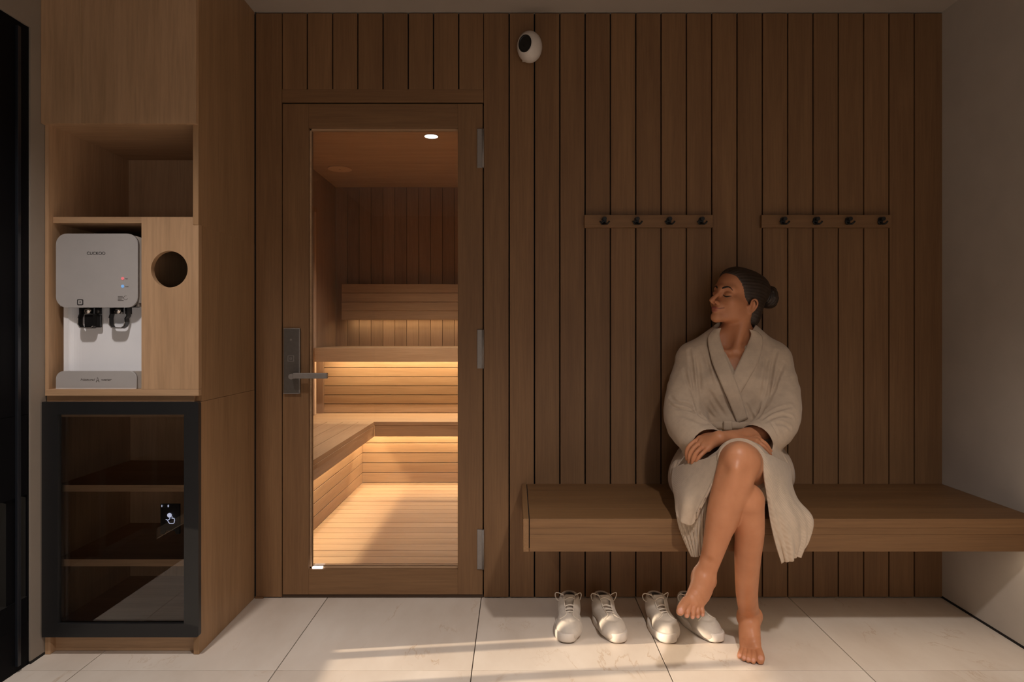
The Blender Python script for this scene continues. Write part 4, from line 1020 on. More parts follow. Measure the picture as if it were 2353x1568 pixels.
# hands
def hand(wr, knuckles, fingers, rf, thumb):
    for kx in knuckles: B_.cone(wr, P(*kx), 0.0165, 0.0098, 0.012)
    kw = [P(*k_) for k_ in knuckles]
    for i in range(3): B_.cone(kw[i], kw[i + 1], 0.0092, 0.0090, 0.008)
    for fpts, r_ in zip(fingers, rf):
        pts = [P(*q_) for q_ in fpts]
        B_.path(pts, [r_ * 1.10, r_, r_ * 0.96, r_ * 0.86], 0.0035)
    B_.path([P(*q_) for q_ in thumb], [0.012, 0.0095, 0.0088, 0.0076], 0.010)
hand(J['lwr'], [(1608, 1009, .445), (1612, 1017, .465), (1618, 1025, .483), (1626, 1032, .497)],
     [[(1608, 1009, .445), (1590, 1020, .458), (1579, 1036, .456), (1579, 1055, .446)],
      [(1612, 1017, .465), (1595, 1030, .479), (1585, 1047, .477), (1584, 1062, .466)],
      [(1618, 1025, .483), (1603, 1038, .498), (1594, 1052, .496), (1591, 1064, .486)],
      [(1626, 1032, .497), (1614, 1043, .511), (1606, 1052, .510), (1601, 1060, .502)]],
     (0.0078, 0.0080, 0.0077, 0.0068), [(1640, 1002, .465), (1622, 1002, .436), (1608, 1008, .424), (1598, 1018, .418)])
hand(J['rwr'], [(1740, 1009, .468), (1738, 1016, .486), (1733, 1023, .502), (1726, 1029, .514)],
     [[(1740, 1009, .468), (1757, 1019, .476), (1768, 1034, .470), (1778, 1055, .458)],
      [(1738, 1016, .486), (1754, 1026, .496), (1765, 1039, .492), (1772, 1052, .482)],
      [(1733, 1023, .502), (1748, 1032, .513), (1758, 1042, .510), (1765, 1051, .502)],
      [(1726, 1029, .514), (1738, 1036, .523), (1748, 1043, .522), (1755, 1050, .515)]],
     (0.0076, 0.0078, 0.0075, 0.0066), [(1704, 1012, .455), (1724, 1004, .440), (1740, 1007, .432), (1750, 1014, .430)])
# legs
def limb(pts, rs, k=0.007, k0=0.02): B_.path([P(*q_) if len(q_) == 3 else q_ for q_ in pts], rs, k, k0=k0)
limb([(1622, 1088, .20), (1668, 1122, .42), (1716, 1150, .640)], [0.088, 0.074, 0.050])
limb([(1738, 1086, .20), (1722, 1076, .42), (1700, 1061, .652)], [0.088, 0.076, 0.0585])
# crossed (upper) shin: knee, calf, ankle
limb([(1700, 1061, .652), (1684, 1108, .664), (1664, 1172, .655), (1650, 1225, .634), (1634, 1282, .612), (1617, 1327, .60)], [0.0585, 0.0545, 0.0485, 0.0400, 0.0315, 0.0300], k0=0.025)
B_.ell(P(1672, 1158, .632), (0.040, 0.040, 0.085), 0.018)                     # calf
B_.ell(P(1697, 1052, .688), (0.033, 0.026, 0.036), 0.03)                     # kneecap
B_.cone(P(1690, 1080, .715), P(1636, 1268, .642), 0.012, 0.008, 0.03)        # shin edge
# supporting shin
limb([(1716, 1150, .640), (1722, 1222, .602), (1718, 1282, .547), (1716, 1363, .452), (1722, 1414, .362)], [0.050, 0.0440, 0.0400, 0.0350, 0.0330], k0=0.025)
B_.ell(P(1718, 1142, .665), (0.030, 0.024, 0.032), 0.025)
# raised left foot
A_, m_ = P(1617, 1327, .60), None
B_.path([A_, P(1603, 1356, .645), P(1580, 1383, .683)], [0.031, 0.026, 0.0135], 0.02)
B_.path([A_, P(1611, 1358, .640), P(1597, 1387, .683)], [0.030, 0.025, 0.0120], 0.015)
B_.path([A_, P(1617, 1362, .628), P(1610, 1388, .672)], [0.028, 0.022, 0.0115], 0.015)
B_.cone(P(1619, 1338, .585), P(1619, 1356, .560), 0.027, 0.025, 0.02)    # heel
B_.ell(P(1635, 1338, .598), (0.011, 0.011, 0.012), 0.014); B_.ell(P(1602, 1330, .60), (0.011, 0.011, 0.012), 0.014)
LT_ = [[(1577, 1382, .684), (1567, 1396, .704), (1563, 1406, .713)], [(1586, 1386, .684), (1580, 1406, .705), (1578, 1415, .709)],
       [(1596, 1388, .682), (1592.5, 1409, .702), (1591.5, 1418, .705)], [(1604, 1388, .677), (1603, 1408, .695), (1603, 1416.5, .698)], [(1611, 1387, .670), (1613.5, 1404, .686), (1614, 1412.5, .689)]]
LR_ = [(.0138, .0130, .0116), (.0082, .0079, .0074), (.0074, .0072, .0068), (.0072, .0070, .0066), (.0070, .0070, .0066)]
for t_, r_ in zip(LT_, LR_): B_.path([P(*q_) for q_ in t_], r_, 0.003)
# right foot flat on the floor
AR = P(1722, 1414, .362)
fz = lambda px, d, z: ((px - VX) * (CAMY - d) / FPX, -d, z)
B_.path([AR, fz(1727, .42, .058), fz(1738, .462, .022)], [0.0315, 0.028, 0.0165], 0.02)
B_.path([AR, fz(1722, .42, .052), fz(1723, .456, .018)], [0.0305, 0.025, 0.0140], 0.015)
B_.path([AR, fz(1714, .41, .044), fz(1709, .442, .016)], [0.029, 0.023, 0.0130], 0.015)
B_.path([fz(1724, .345, .06), fz(1724, .315, .030)], [0.030, 0.0285], 0.03)
B_.ell(fz(1739, .362, .088), (0.012, 0.013, 0.014), 0.022); B_.ell(fz(1706, .358, .080), (0.012, 0.013, 0.014), 0.022)
RT_ = [[fz(1741, .462, .0185), fz(1747, .502, .0155), fz(1747, .518, .0130)], [fz(1730, .462, .0170), fz(1731.5, .503, .0165), fz(1731, .517, .0095)],
       [fz(1721, .456, .0160), fz(1720, .497, .0155), fz(1719.5, .510, .0090)], [fz(1713, .448, .0150), fz(1710, .488, .0145), fz(1709, .500, .0088)], [fz(1706, .440, .0140), fz(1701, .474, .0125), fz(1700, .485, .0085)]]
RR_ = [(.0145, .0138, .0124), (.0090, .0088, .0084), (.0086, .0084, .0080), (.0084, .0082, .0078), (.0084, .0082, .0078)]
for t_, r_ in zip(RT_, RR_): B_.path(t_, r_, 0.003)
B_.func(lambda p, d: np.maximum(d, 0.0008 - p[:, 2]), (0.3, -0.7, -0.1), (1.2, -0.2, 0.1))
B_.func(lambda p, d: np.where((p[:, 1] > -0.487) & (p[:, 2] > 0.40), np.maximum(d, 0.4585 - p[:, 2]), d), (0.3, -0.50, 0.40), (1.3, 0.1, 0.5))
BODY = B_
V, Q = B_.mesh(0.0018, 26, 1)
body = sdf_obj('body', V, Q, M['skin'], person)
# lips and nails: attributes that name the real colour areas
lh = HF.loc(V)
lipd = Sculpt()
lipd.path([(-0.0265, 0.0755, -0.0545), (-0.012, 0.0925, -0.0590), (0, 0.0970, -0.0582), (0.012, 0.0925, -0.0590), (0.0265, 0.0755, -0.0545)], [0.0022, 0.0050, 0.0050, 0.0050, 0.0022], 0.0, fr=HF)
lipd.path([(-0.022, 0.0775, -0.0585), (-0.010, 0.0915, -0.0675), (0, 0.0940, -0.0688), (0.010, 0.0915, -0.0675), (0.022, 0.0775, -0.0585)], [0.0022, 0.0052, 0.0060, 0.0052, 0.0022], 0.0, fr=HF)
near = (np.abs(lh) < 0.16).all(1)
lip = np.zeros(len(V), dtype=np.float32); lip[near] = np.clip(0.5 - lipd.ev(V[near]) / 0.0016, 0, 1)
seam = Sculpt(); seam.path([(-0.031, 0.078, -0.0520), (-0.014, 0.1000, -0.0628), (0, 0.1045, -0.0632), (0.014, 0.1000, -0.0628), (0.031, 0.078, -0.0520)], [0.0016] * 5, 0.0, fr=HF, sub=8)
sm_ = np.zeros(len(V), dtype=np.float32); sm_[near] = np.clip(0.75 - seam.ev(V[near]) / 0.0020, 0, 1)
a3_ = body.data.attributes.new('seam', 'FLOAT', 'POINT')
if len(body.data.vertices) == len(V): a3_.data.foreach_set('value', sm_)
a_ = body.data.attributes.new('lip', 'FLOAT', 'POINT')
if len(body.data.vertices) == len(V): a_.data.foreach_set('value', lip)
nail = np.zeros(len(V), dtype=np.float32)
def nails(toes, radii, up):
    up = np.array(up)
    for t_, r_ in zip(toes, radii):
        tip = np.array(t_[2]) if not isinstance(t_[2][0], (int,)) else np.array(P(*t_[2]))
        prev = np.array(t_[1]) if not isinstance(t_[1][0], (int,)) else np.array(P(*t_[1]))
        ax_ = (tip - prev) / np.linalg.norm(tip - prev); u_ = up - ax_ * (up @ ax_); u_ /= np.linalg.norm(u_)
        cen = tip + u_ * r_[2] * 0.95 + ax_ * r_[2] * 0.25
        dd = np.linalg.norm(V - cen, axis=1) / (r_[2] * 0.72)
        nail[:] = np.maximum(nail, np.clip((1.12 - dd) * 5, 0, 1))
nails([[P(*q_) for q_ in t_] for t_ in LT_], LR_, (0, -0.75, 0.66)); nails(RT_, RR_, (0, -0.35, 0.94))
a2_ = body.data.attributes.new('nail', 'FLOAT', 'POINT')
if len(body.data.vertices) == len(V): a2_.data.foreach_set('value', nail)

# ---- face details that sit on the skin
HEAD = Sculpt(); head_ops(HEAD)
def face_pt(l, u, off=0.0):
    fs = np.arange(0.14, 0.0, -0.0006); p = np.array([HF.world((l, f, u)) for f in fs]); v = HEAD.ev(p); i = np.argmax(v < 0)
    return HF.world((l, fs[i] + off, u))
for s in (-1, 1):
    bw_ = MB()
    pts = [face_pt(s * l, u, 0.0006) for l, u in ((0.0125, 0.0195), (0.020, 0.0245), (0.029, 0.0282), (0.038, 0.0275), (0.0455, 0.0222), (0.0490, 0.0175))]
    bw_.tube(catmull(pts, 18), [0.0024 + 0.0008 * math.sin(PI * min(1, i / 9)) - 0.0016 * max(0, (i - 7) / 10) for i in range(18)], 8)
    bw_.build('eyebrow', M['brow'], person)
for s in (-1, 1):
    ls_ = MB()
    pts = [face_pt(s * l, u, 0.0010) for l, u in ((0.0165, -0.0030), (0.021, -0.0065), (0.028, -0.0090), (0.035, -0.0088), (0.042, -0.0065), (0.049, -0.0035))]
    ls_.tube(catmull(pts, 16), [0.0012, 0.0015, 0.0016, 0.0017, 0.0018, 0.0019, 0.0020, 0.0021, 0.0021, 0.0021, 0.0021, 0.0020, 0.0019, 0.0016, 0.0012, 0.0007], 6)
    ls_.build('eyelashes', M['brow'], person)

# ---- hair swept back into a bun
H_ = Sculpt()
H_.ell((0, -0.030, 0.038), (0.0755, 0.106, 0.0900), 0.0, fr=HF)
H_.ell((0, 0.026, 0.062), (0.060, 0.062, 0.058), 0.02, fr=HF)
H_.ell((0, -0.085, 0.065), (0.058, 0.055, 0.050), 0.03, fr=HF)
H_.ell((0, -0.082, -0.040), (0.056, 0.048, 0.062), 0.03, fr=HF)
def hairline(p, d):
    l, f, u = p[:, 0], p[:, 1], p[:, 2]
    lim = np.interp(u, [-0.11, -0.06, -0.040, -0.026, -0.016, -0.004, 0.016, 0.036, 0.056, 0.074, 0.092, 0.13], [-0.062, -0.050, -0.040, -0.016, 0.006, 0.012, 0.022, 0.036, 0.052, 0.064, 0.086, 0.12])
    lim = lim - 0.010 * np.clip((np.abs(l) - 0.05) / 0.03, 0, 1) * (u > 0.05) + 0.0015 * np.sin(l * 130)
    g = -0.112 + 0.012 * np.clip(np.abs(l) / 0.05, 0, 1)
    return np.maximum(np.maximum(d, (f - lim) * 0.8), g - u)
H_.func(hairline, (-0.3, -0.3, -0.3), (0.3, 0.3, 0.3), 0.0, 'disp', HF)
def strands(p, d):
    ang = np.arctan2(p[:, 2] - 0.012, np.abs(p[:, 0]) + 0.02); t = p[:, 1]
    return d + 0.0005 * np.sin(ang * 52 + 8 * t + 2 * np.sin(30 * t)) + 0.0003 * np.sin(ang * 131 + 5)
H_.func(strands, (-0.3, -0.3, -0.3), (0.3, 0.3, 0.3), 0.0, 'disp', HF)
Vh, Qh = H_.mesh(0.0021, 24, 1)
hair = sdf_obj('hair', Vh, Qh, M['hairm'], person)
N_ = Sculpt()
bc = np.array([0.006, -0.160, 0.052])
N_.ell(tuple(bc), (0.038, 0.030, 0.042), 0.0, fr=HF)
ringp = [(bc[0] + 0.026 * math.cos(t), bc[1] - 0.010 + 0.006 * math.sin(2 * t), bc[2] + 0.030 * math.sin(t)) for t in np.linspace(0, 2 * PI, 15)]
N_.path(ringp, [0.0155] * 15, 0.008, fr=HF, k0=0.003)
def bstr(p, d):
    q = p - bc; a = np.arctan2(q[:, 2], q[:, 0]); r = np.hypot(q[:, 0], q[:, 2])
    return d + 0.0013 * np.sin(r * 900 + a * 2) + 0.0008 * np.sin(q[:, 1] * 700 + a * 3)
N_.func(bstr, (-0.3, -0.3, -0.3), (0.3, 0.3, 0.3), 0.0, 'disp', HF)
Vn, Qn = N_.mesh(0.0021, 20, 1)
sdf_obj('hair_bun', Vn, Qn, M['hairm'], person)

# ---- bathrobe
R_ = Sculpt()
torso_ops(R_, 0.016)
R_.path([P(1596, 834, .185), P(1578, 900, .235), P(1575, 962, .290), P(1597, 1000, .368), P(1626, 1019, .422)], [0.066, 0.072, 0.075, 0.068, 0.058], 0.028, k0=0.03)
R_.path([P(1775, 834, .195), P(1790, 895, .250), P(1790, 956, .318), P(1771, 992, .375), P(1741, 1009, .420)], [0.066, 0.070, 0.073, 0.066, 0.058], 0.028, k0=0.03)
# lap
R_.path([P(1616, 1090, .20), P(1606, 1098, .33), P(1628, 1110, .45)], [0.122, 0.100, 0.076], 0.04)
R_.path([P(1746, 1086, .20), P(1756, 1086, .32), P(1750, 1092, .43)], [0.120, 0.096, 0.076], 0.04)
R_.path([P(1738, 1086, .22), P(1722, 1077, .42), P(1701, 1062, .612)], [0.110, 0.090, 0.0705], 0.03)
R_.ell(P(1685, 1065, .36), (0.120, 0.13, 0.072), 0.05)
# folds: grooves and ridges along lines of the photograph, laid on the surface
base = Sculpt(); base.ops = list(R_.ops)
def crease(line, amp=0.004, wd=0.006):
    pts = [base.hit(px, py) for px, py in catmull2(line)]
    pts = np.array([q for q in pts if q is not None])
    keep = [0]
    for i in range(1, len(pts)):
        if np.linalg.norm(pts[i] - pts[keep[-1]]) < 0.06: keep.append(i)
    pts = pts[keep]
    if len(pts) < 3: return
    amps = amp * np.sin(np.linspace(0.35, PI - 0.2, len(pts)))
    def fn(p, d):
        ms = np.abs(d) < 0.03
        if not ms.any(): return d
        q = p[ms]; best = np.full(len(q), 9.0); am = np.zeros(len(q))
        for i in range(len(pts) - 1):
            ba = pts[i + 1] - pts[i]; pa = q - pts[i]; t = np.clip((pa @ ba) / max(ba @ ba, 1e-12), 0, 1)
            e = np.sqrt(((pa - t[:, None] * ba) ** 2).sum(1)); n_ = e < best
            best = np.where(n_, e, best); am = np.where(n_, amps[i] + (amps[i + 1] - amps[i]) * t, am)
        d = d.copy(); d[ms] += am * (np.exp(-(best / wd) ** 2) - 0.55 * np.exp(-((best - 2.1 * wd) / (1.1 * wd)) ** 2)); return d
    R_._add(fn, pts.min(0) - 4 * wd, pts.max(0) + 4 * wd, 0.0, 'disp', W0)
def catmull2(line): return [tuple(q_[:2]) for q_ in catmull([(a, b, 0) for a, b in line], max(4, 3 * len(line)))]
CREASES = (
    ([(1584, 806), (1589, 836), (1592, 868), (1596, 905), (1602, 948)], .0075, .0060),
    ([(1572, 850), (1580, 878), (1590, 905), (1598, 935)], .0045, .0050),
    ([(1612, 800), (1620, 822), (1630, 855), (1640, 890)], .0030, .0060),
    ([(1600, 820), (1605, 860), (1607, 905)], .0050, .0070),
    ([(1624, 770), (1630, 800), (1642, 850), (1660, 900)], .0030, .0050),
    ([(1541, 912), (1556, 926), (1578, 930), (1596, 945), (1610, 958)], .0060, .0050),
    ([(1540, 930), (1558, 940), (1584, 943), (1606, 958), (1622, 968)], .0050, .0045),
    ([(1552, 955), (1575, 958), (1600, 968), (1620, 976)], .0035, .0060),
    ([(1600, 940), (1608, 955), (1626, 968), (1640, 975)], .0070, .0060),
    ([(1785, 808), (1776, 836), (1770, 868), (1765, 905), (1757, 940)], .0075, .0060),
    ([(1802, 835), (1788, 868), (1775, 905), (1762, 940)], .0050, .0055),
    ([(1750, 800), (1746, 835), (1738, 875)], .0040, .0060),
    ([(1762, 830), (1756, 870), (1752, 910)], .0040, .0060),
    ([(1818, 935), (1798, 940), (1772, 950), (1748, 966)], .0055, .0050),
    ([(1820, 960), (1802, 955), (1778, 960), (1756, 972)], .0045, .0050),
    ([(1815, 985), (1800, 975), (1780, 975)], .0040, .0050),
    ([(1768, 965), (1780, 985), (1790, 1005)], .0025, .0045),
    ([(1757, 935), (1750, 950), (1738, 964)], .0080, .0060),
    ([(1632, 900), (1648, 930), (1668, 958)], .0030, .0060),
    ([(1615, 925), (1630, 950), (1645, 964)], .0032, .0055),
    ([(1716, 930), (1724, 950), (1730, 962)], .0040, .0050),
    ([(1590, 1058), (1586, 1075), (1580, 1098)], .0040, .0045),
    ([(1640, 1048), (1630, 1065), (1622, 1085)], .0040, .0050),
    ([(1768, 1068), (1773, 1092), (1779, 1125)], .0045, .0050),
    ([(1800, 1050), (1807, 1065), (1806, 1082)], .0040, .0045),
    ([(1556, 1060), (1552, 1085), (1558, 1110)], .0035, .0060))
for cr in CREASES: crease(*cr)
def wob(p, d):
    x, y, z = p[:, 0], p[:, 1], p[:, 2]
    return d + 0.0009 * np.sin(38 * x + 21 * z + 9 * np.sin(14 * z)) * np.sin(31 * z - 17 * y + 4 * np.sin(20 * x)) + 0.0005 * np.sin(95 * x - 40 * z + 3 * np.sin(33 * y))
R_.func(wob, (0, -1, 0), (1.5, 0.2, 1.5))
# cuffs: hollow ends
def cuff(end, axis, r):
    e = np.array(P(*end)); a = np.array(P(*axis)) - e; a = a / np.linalg.norm(a)
    def cut(p, d):
        q = p - e; t = q @ a; rad = np.linalg.norm(q - t[:, None] * a, axis=1)
        near_ = rad < 0.085
        keep_lap = np.maximum(t - 0.0, -(0.075 - rad))
        hollow = np.maximum(rad - (r - 0.0065), -(t + 0.060))
        return np.where(near_ & (t > -0.07) & (t < 0.012), np.maximum(d, -hollow), d)
    return cut
# where sleeve ends meet the hands the cloth is opened by the forearm path itself
sleeveR, sleeveL = [P(1606, 1002, .385), P(1622, 1018, .420), P(1638, 1034, .455)], [P(1752, 994, .39), P(1739, 1010, .420), P(1726, 1026, .45)]
# V of the neckline
vpoly = [(1653, 735), (1724, 735), (1722, 772), (1708, 810), (1684, 864), (1668, 815), (1656, 775)]
def inpoly(px, py, poly):
    ins = np.zeros(len(px), dtype=bool); j = len(poly) - 1
    for i in range(len(poly)):
        xi, yi = poly[i]; xj, yj = poly[j]
        c_ = ((yi > py) != (yj > py)) & (px < (xj - xi) * (py - yi) / (yj - yi + 1e-12) + xi); ins ^= c_; j = i
    return ins
def dpoly(px, py, poly):
    d = np.full(len(px), 1e9)
    for i in range(len(poly)):
        a = np.array(poly[i]); b = np.array(poly[(i + 1) % len(poly)]); ab = b - a
        t = np.clip(((px - a[0]) * ab[0] + (py - a[1]) * ab[1]) / (ab @ ab), 0, 1)
        d = np.minimum(d, np.hypot(px - a[0] - t * ab[0], py - a[1] - t * ab[1]))
    return np.where(inpoly(px, py, poly), -d, d)
def neckline(p, d):
    s = FPX / (CAMY - 0.26)
    px = VX + p[:, 0] * s; py = VY + (EYE - p[:, 2]) * s
    v = np.maximum(dpoly(px, py, vpoly) / s, p[:, 1] + 0.17)
    return np.maximum(d, -v)
R_.func(neckline, (0.4, -0.6, 0.8), (1.2, 0.1, 1.3))
R_.cone(P(1690, 800, .19), P(1698, 700, .18), 0.060, 0.062, 0.006, 'sub')
R_.func(lambda p, d: np.maximum(d, 0.459 - p[:, 2]), (0, -0.49, 0), (1.5, 0.2, 0.6))
R_.func(lambda p, d: np.where(p[:, 2] < 0.9, np.maximum(d, -p[:, 1] - 0.612 + 0.25 * (p[:, 2] - 0.7)), d), (0, -1, 0), (1.5, 0.2, 0.9))
# open the cuffs around the forearms
def opencuff(S, pts, r0, r1, endn):
    e = np.array(pts[1]); a = np.array(pts[2]) - np.array(pts[0]); a /= np.linalg.norm(a)
    S.cone(np.array(pts[1]) - a * 0.045, np.array(pts[1]) + a * 0.055, r0, r1, 0.006, 'sub')
opencuff(R_, sleeveR, 0.042, 0.068, None); opencuff(R_, sleeveL, 0.042, 0.068, None)
# the lap cloth under the hands is laid back after the cuffs are opened
R_.path([P(1606, 1104, .30), P(1628, 1110, .45)], [0.090, 0.076], 0.03)
R_.path([P(1655, 1088, .36), P(1664, 1082, .54)], [0.072, 0.060], 0.03)
R_.path([P(1722, 1077, .36), P(1701, 1062, .600)], [0.080, 0.0695], 0.012)
R_.path([P(1756, 1090, .32), P(1750, 1094, .43)], [0.086, 0.074], 0.02)
R_.func(lambda p, d: np.where(p[:, 2] < 0.9, np.maximum(d, -p[:, 1] - 0.612 + 0.25 * (p[:, 2] - 0.7)), d), (0, -1, 0), (1.5, 0.2, 0.9))
R_.func(lambda p, d: np.maximum(d, 0.459 - p[:, 2]), (0, -0.49, 0), (1.5, 0.2, 0.6))
R_.func(lambda p, d: np.where((-p[:, 1] > 0.535) & (p[:, 0] > 0.56), np.maximum(d, 0.668 - p[:, 2]), d), (0.5, -0.8, 0.5), (0.9, -0.5, 0.7))
Vr, Qr = R_.mesh(0.0023, 24, 3)
robe = sdf_obj('bathrobe', Vr, Qr, M['robe'], person)
ROBE = R_
# skirt sheets
def sheet_obj(name, cols, nu, nv, fold, th, mat, parent):
    v, f = sheet_solid(sheet([[P(*q_) for q_ in c_] for c_ in cols], nu, nv, fold), th)
    return link_mesh(name, v, f, mat, parent, True)
sheet_obj('skirt_panel', [
    [(1546, 1078, .34), (1543, 1108, .39), (1550, 1145, .47), (1556, 1188, .545)],
    [(1575, 1066, .44), (1572, 1108, .50), (1570, 1150, .555), (1570, 1202, .575)],
    [(1618, 1056, .535), (1608, 1108, .575), (1597, 1158, .595), (1588, 1208, .590)],
    [(1652, 1044, .598), (1640, 1090, .622), (1622, 1136, .622), (1602, 1186, .605)],
    [(1671, 1037, .606), (1653, 1075, .640), (1634, 1124, .640), (1612, 1166, .622)]], 60, 60,
    lambda u, v: 0.004 * np.sin(u * 9 + v * 3) * v + 0.0025 * np.sin(u * 23 + 5 * v) * v * v, 0.006, M['robe'], robe)
sheet_obj('skirt_lining', [
    [(1553, 1182, .528), (1560, 1212, .533), (1574, 1248, .538), (1588, 1277, .542)],
    [(1572, 1195, .550), (1580, 1215, .552), (1590, 1250, .552), (1597, 1279, .550)],
    [(1600, 1185, .572), (1603, 1215, .568), (1606, 1250, .564), (1608, 1277, .560)],
    [(1626, 1140, .590), (1622, 1190, .582), (1620, 1240, .574), (1620, 1262, .568)]], 60, 50,
    lambda u, v: 0.0035 * np.sin(u * 42) * (0.3 + v), 0.005, M['robe_rib'], robe)
sheet_obj('skirt_panel', [
    [(1736, 1035, .624), (1752, 1068, .632), (1757, 1110, .624), (1763, 1150, .610), (1769, 1195, .598), (1781, 1243, .583), (1796, 1293, .570)],
    [(1756, 1042, .602), (1768, 1072, .612), (1774, 1110, .610), (1780, 1150, .608), (1791, 1195, .606), (1801, 1245, .594), (1808, 1291, .580)],
    [(1780, 1051, .525), (1790, 1080, .552), (1795, 1112, .570), (1802, 1150, .584), (1818, 1194, .592), (1824, 1245, .588), (1822, 1286, .580)],
    [(1800, 1061, .455), (1807, 1085, .485), (1810, 1115, .518), (1820, 1146, .553), (1844, 1188, .572), (1846, 1240, .575), (1832, 1281, .572)],
    [(1813, 1068, .380), (1818, 1090, .415), (1820, 1116, .455), (1833, 1150, .516), (1865, 1192, .552), (1856, 1240, .562), (1838, 1276, .564)]], 60, 90,
    lambda u, v: 0.006 * np.sin(u * 13 + v * 5 + 1) * v * (1 - 0.4 * u) + 0.003 * np.sin(u * 31 - v * 9) * v * v, 0.006, M['robe_rib2'], robe)
# collar: two long lapels lying on the chest
def lapel(name, inner, outer, off, n=46, m=9):
    ci = catmull2([*inner]); a = catmull([(p[0], p[1], 0) for p in inner], n); b = catmull([(p[0], p[1], 0) for p in outer], n)
    G = np.zeros((n, m, 3)); D = np.zeros((n, m))
    for i in range(n):
        for j in range(m):
            t = j / (m - 1); q_ = a[i] * (1 - t) + b[i] * t
            h_ = base.hit(q_[0], q_[1], 0.5, 0.02)
            D[i, j] = -h_[1] if h_ is not None else 0.15
    for _ in range(8):
        Dp = np.pad(D, 1, mode='edge'); D = 0.5 * D + 0.125 * (Dp[:-2, 1:-1] + Dp[2:, 1:-1] + Dp[1:-1, :-2] + Dp[1:-1, 2:])
    for i in range(n):
        for j in range(m):
            t = j / (m - 1); q_ = a[i] * (1 - t) + b[i] * t
            G[i, j] = P(q_[0], q_[1], D[i, j] + off * min(1.0, 0.15 + (n - 1 - i) / 9) + 0.004 * math.sin(PI * t))
    v, f = sheet_solid(G, 0.008)
    return link_mesh(name, v, f, M['robe'], robe, True)
lapel('lapel', [(1722, 757), (1725, 772), (1711, 805), (1684, 862), (1672, 885), (1664, 900)], [(1738, 762), (1752, 782), (1742, 830), (1712, 885), (1694, 915), (1684, 930)], 0.006)
lapel('lapel', [(1656, 754), (1653, 775), (1666, 815), (1685, 864), (1702, 910), (1717, 962)], [(1640, 758), (1627, 780), (1636, 830), (1658, 885), (1675, 925), (1694, 972)], 0.014)
# belt with its knot
TOR = Sculpt(); torso_ops(TOR, 0.016)
bl = MB(); pts = []
for px in np.linspace(1585, 1776, 36):
    h_ = TOR.hit(px, 977, 0.5, 0.05); pts.append(h_ if h_ else P(px, 977, .3))
for i, p in enumerate(pts): pts[i] = (p[0], p[1] - 0.004, p[2])
bl.tube(pts, 0.0058, 10, flat=2.3)
kn = TOR.hit(1669, 977, 0.5, 0.05)
bl.build('belt', M['robe'], robe)
kb = MB().box(kn[0] - 0.0155, kn[0] + 0.0155, kn[1] - 0.022, kn[1] - 0.004, kn[2] - 0.016, kn[2] + 0.0165, 0.006)
kb.build('belt_knot', M['robe'], robe)
# ================================================================== camera and light
cam = bpy.data.cameras.new('camera'); co = bpy.data.objects.new('camera', cam); C.objects.link(co)
co.location = (0, -CAMY, EYE); co.rotation_euler = (PI / 2, 0, 0)
cam.sensor_fit = 'HORIZONTAL'; cam.sensor_width = 36.0; cam.lens = 36.0 * FPX / 2353.0; cam.clip_start = 0.02
cam.shift_x = -(VX - 1176.5) / 2353.0; cam.shift_y = -(784.0 - VY) / 2353.0
bpy.context.scene.camera = co
def area(name, loc, rot, sx, sy, power, col, spread=PI):
    l = bpy.data.lights.new(name, 'AREA'); l.shape = 'RECTANGLE'; l.size = sx; l.size_y = sy; l.energy = power; l.color = col; l.spread = spread
    o = bpy.data.objects.new(name, l); C.objects.link(o); o.location = loc; o.rotation_euler = rot; return o
# soft fill from the added rear window
area('window_fill', ((wx0 + wx1) / 2, YR - 0.12, (wz0 + wz1) / 2), (PI / 2, 0, 0), wx1 - wx0, wz1 - wz0, WIN_POWER, (1.0, 0.93, 0.86), 2.4)
# recessed ceiling downlights of the lobby
for (lx, ld, pw, half, bl_) in LAMPS:
    sl2 = bpy.data.lights.new('lobby_downlight', 'SPOT'); sl2.energy = pw; sl2.color = (1.0, 0.91, 0.84); sl2.spot_size = math.radians(2 * half); sl2.spot_blend = bl_; sl2.shadow_soft_size = 0.05
    so2 = bpy.data.objects.new('lobby_downlight', sl2); C.objects.link(so2); so2.location = (lx, -ld, CEIL - 0.07)
    MB().ring([(lx + 0.065 * math.cos(2 * PI * i / 32), -ld + 0.065 * math.sin(2 * PI * i / 32)) for i in range(32)], [(lx + 0.058 * math.cos(2 * PI * i / 32), -ld + 0.058 * math.sin(2 * PI * i / 32)) for i in range(32)], 0, 0.004)
    rg = MB()
    for i in range(32):
        a0, a1 = 2 * PI * i / 32, 2 * PI * (i + 1) / 32
        rg.raw([(lx + r_ * math.cos(a_), -ld + r_ * math.sin(a_), CEIL - z_) for a_ in (a0, a1) for r_, z_ in ((0.065, 0.0), (0.065, 0.005), (0.056, 0.005), (0.056, 0.0))], [(0, 1, 5, 4), (1, 2, 6, 5), (2, 3, 7, 6)])
    rg.build('downlight_ring', M['cam_white'], bpy.data.objects['ceiling'])
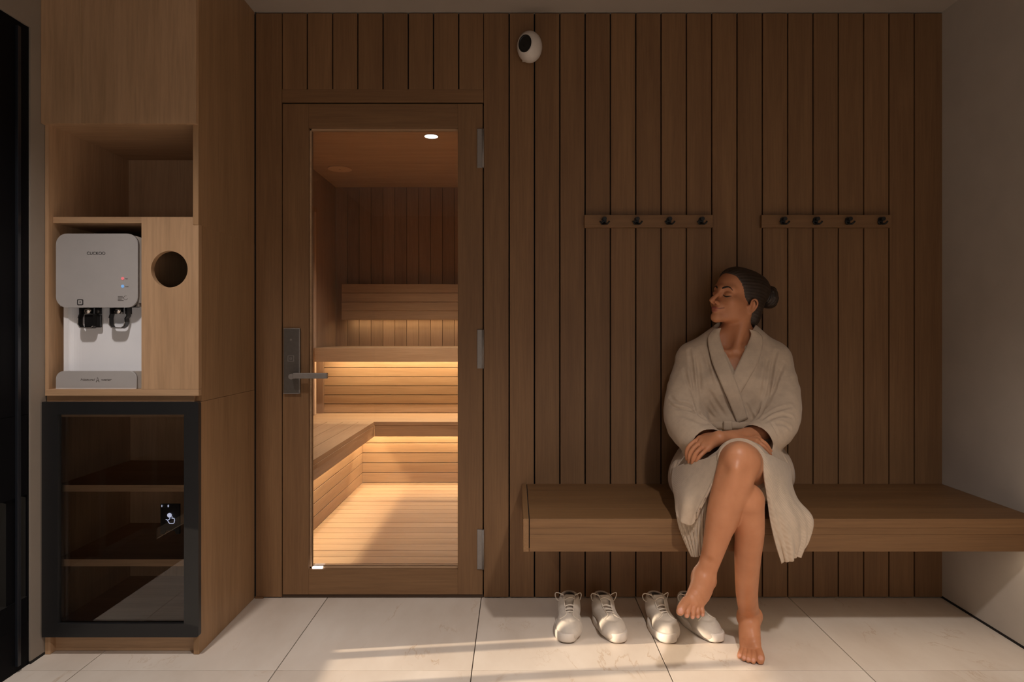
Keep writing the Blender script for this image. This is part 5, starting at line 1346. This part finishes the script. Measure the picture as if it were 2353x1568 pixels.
# sun low from the left, through the shaped openings of the black door
sun = bpy.data.lights.new('sun', 'SUN'); sun.energy = SUN_POWER; sun.color = (1.0, 0.80, 0.58); sun.angle = 0.012
so = bpy.data.objects.new('sun', sun); C.objects.link(so)
so.rotation_euler = Vector((0.97, 0.116, -0.222)).to_track_quat('-Z', 'Y').to_euler()
# sauna: downlight and led strips
spl = bpy.data.lights.new('downlight_lamp', 'SPOT'); spl.energy = 200; spl.color = (1.0, 0.82, 0.66); spl.spot_size = 2.25; spl.spot_blend = 1.0; spl.shadow_soft_size = 0.04
spo = bpy.data.objects.new('downlight_lamp', spl); C.objects.link(spo); spo.location = (X(991, -1.43), 1.43, SCZ - 0.012)
LEDC = (1.0, 0.77, 0.46)
area('led_back', ((RX + SX1) / 2, RY - 0.069, LT - 0.036), (0, 0, 0), SX1 - RX - 0.1, 0.012, LED_POWER * 1.0, LEDC)
area('led_side', (RX + 0.051, (SY0 + RY) / 2, LT - 0.036), (0, 0, 0), 0.012, RY - SY0 - 0.2, LED_POWER * 1.1, LEDC)
area('led_upper', ((R3X + SX1) / 2, UY - 0.084, UT - 0.031), (0, 0, 0), SX1 - R3X - 0.1, 0.012, LED_POWER * 1.3, LEDC)
area('led_backrest', ((X(785, -2.75) + SX1) / 2, 2.79, Z(733, -2.75) - 0.002), (0, 0, 0), SX1 - X(785, -2.75) - 0.1, 0.012, LED_POWER * 0.22, LEDC)
area('bench_strip', (0.93, -0.439, BB - 0.006), (math.radians(-22), 0, 0), 1.45, 0.012, BENCH_POWER, (1.0, 0.80, 0.58))  # added fill under the lobby bench
w = bpy.data.worlds.new('world'); bpy.context.scene.world = w; w.use_nodes = True
w.node_tree.nodes['Background'].inputs[0].default_value = (0.55, 0.6, 0.7, 1); w.node_tree.nodes['Background'].inputs[1].default_value = WORLD
s = bpy.context.scene
s.view_settings.view_transform = 'Standard'; s.view_settings.look = 'None'; s.view_settings.exposure = 0.0; s.view_settings.gamma = 1.0; s.view_settings.use_curve_mapping = False
s.cycles.use_denoising = True
try: s.cycles.max_bounces = 8; s.cycles.diffuse_bounces = 4; s.cycles.glossy_bounces = 4; s.cycles.transparent_max_bounces = 12; s.cycles.caustics_reflective = False; s.cycles.caustics_refractive = False; s.cycles.sample_clamp_indirect = 6.0
except Exception: pass
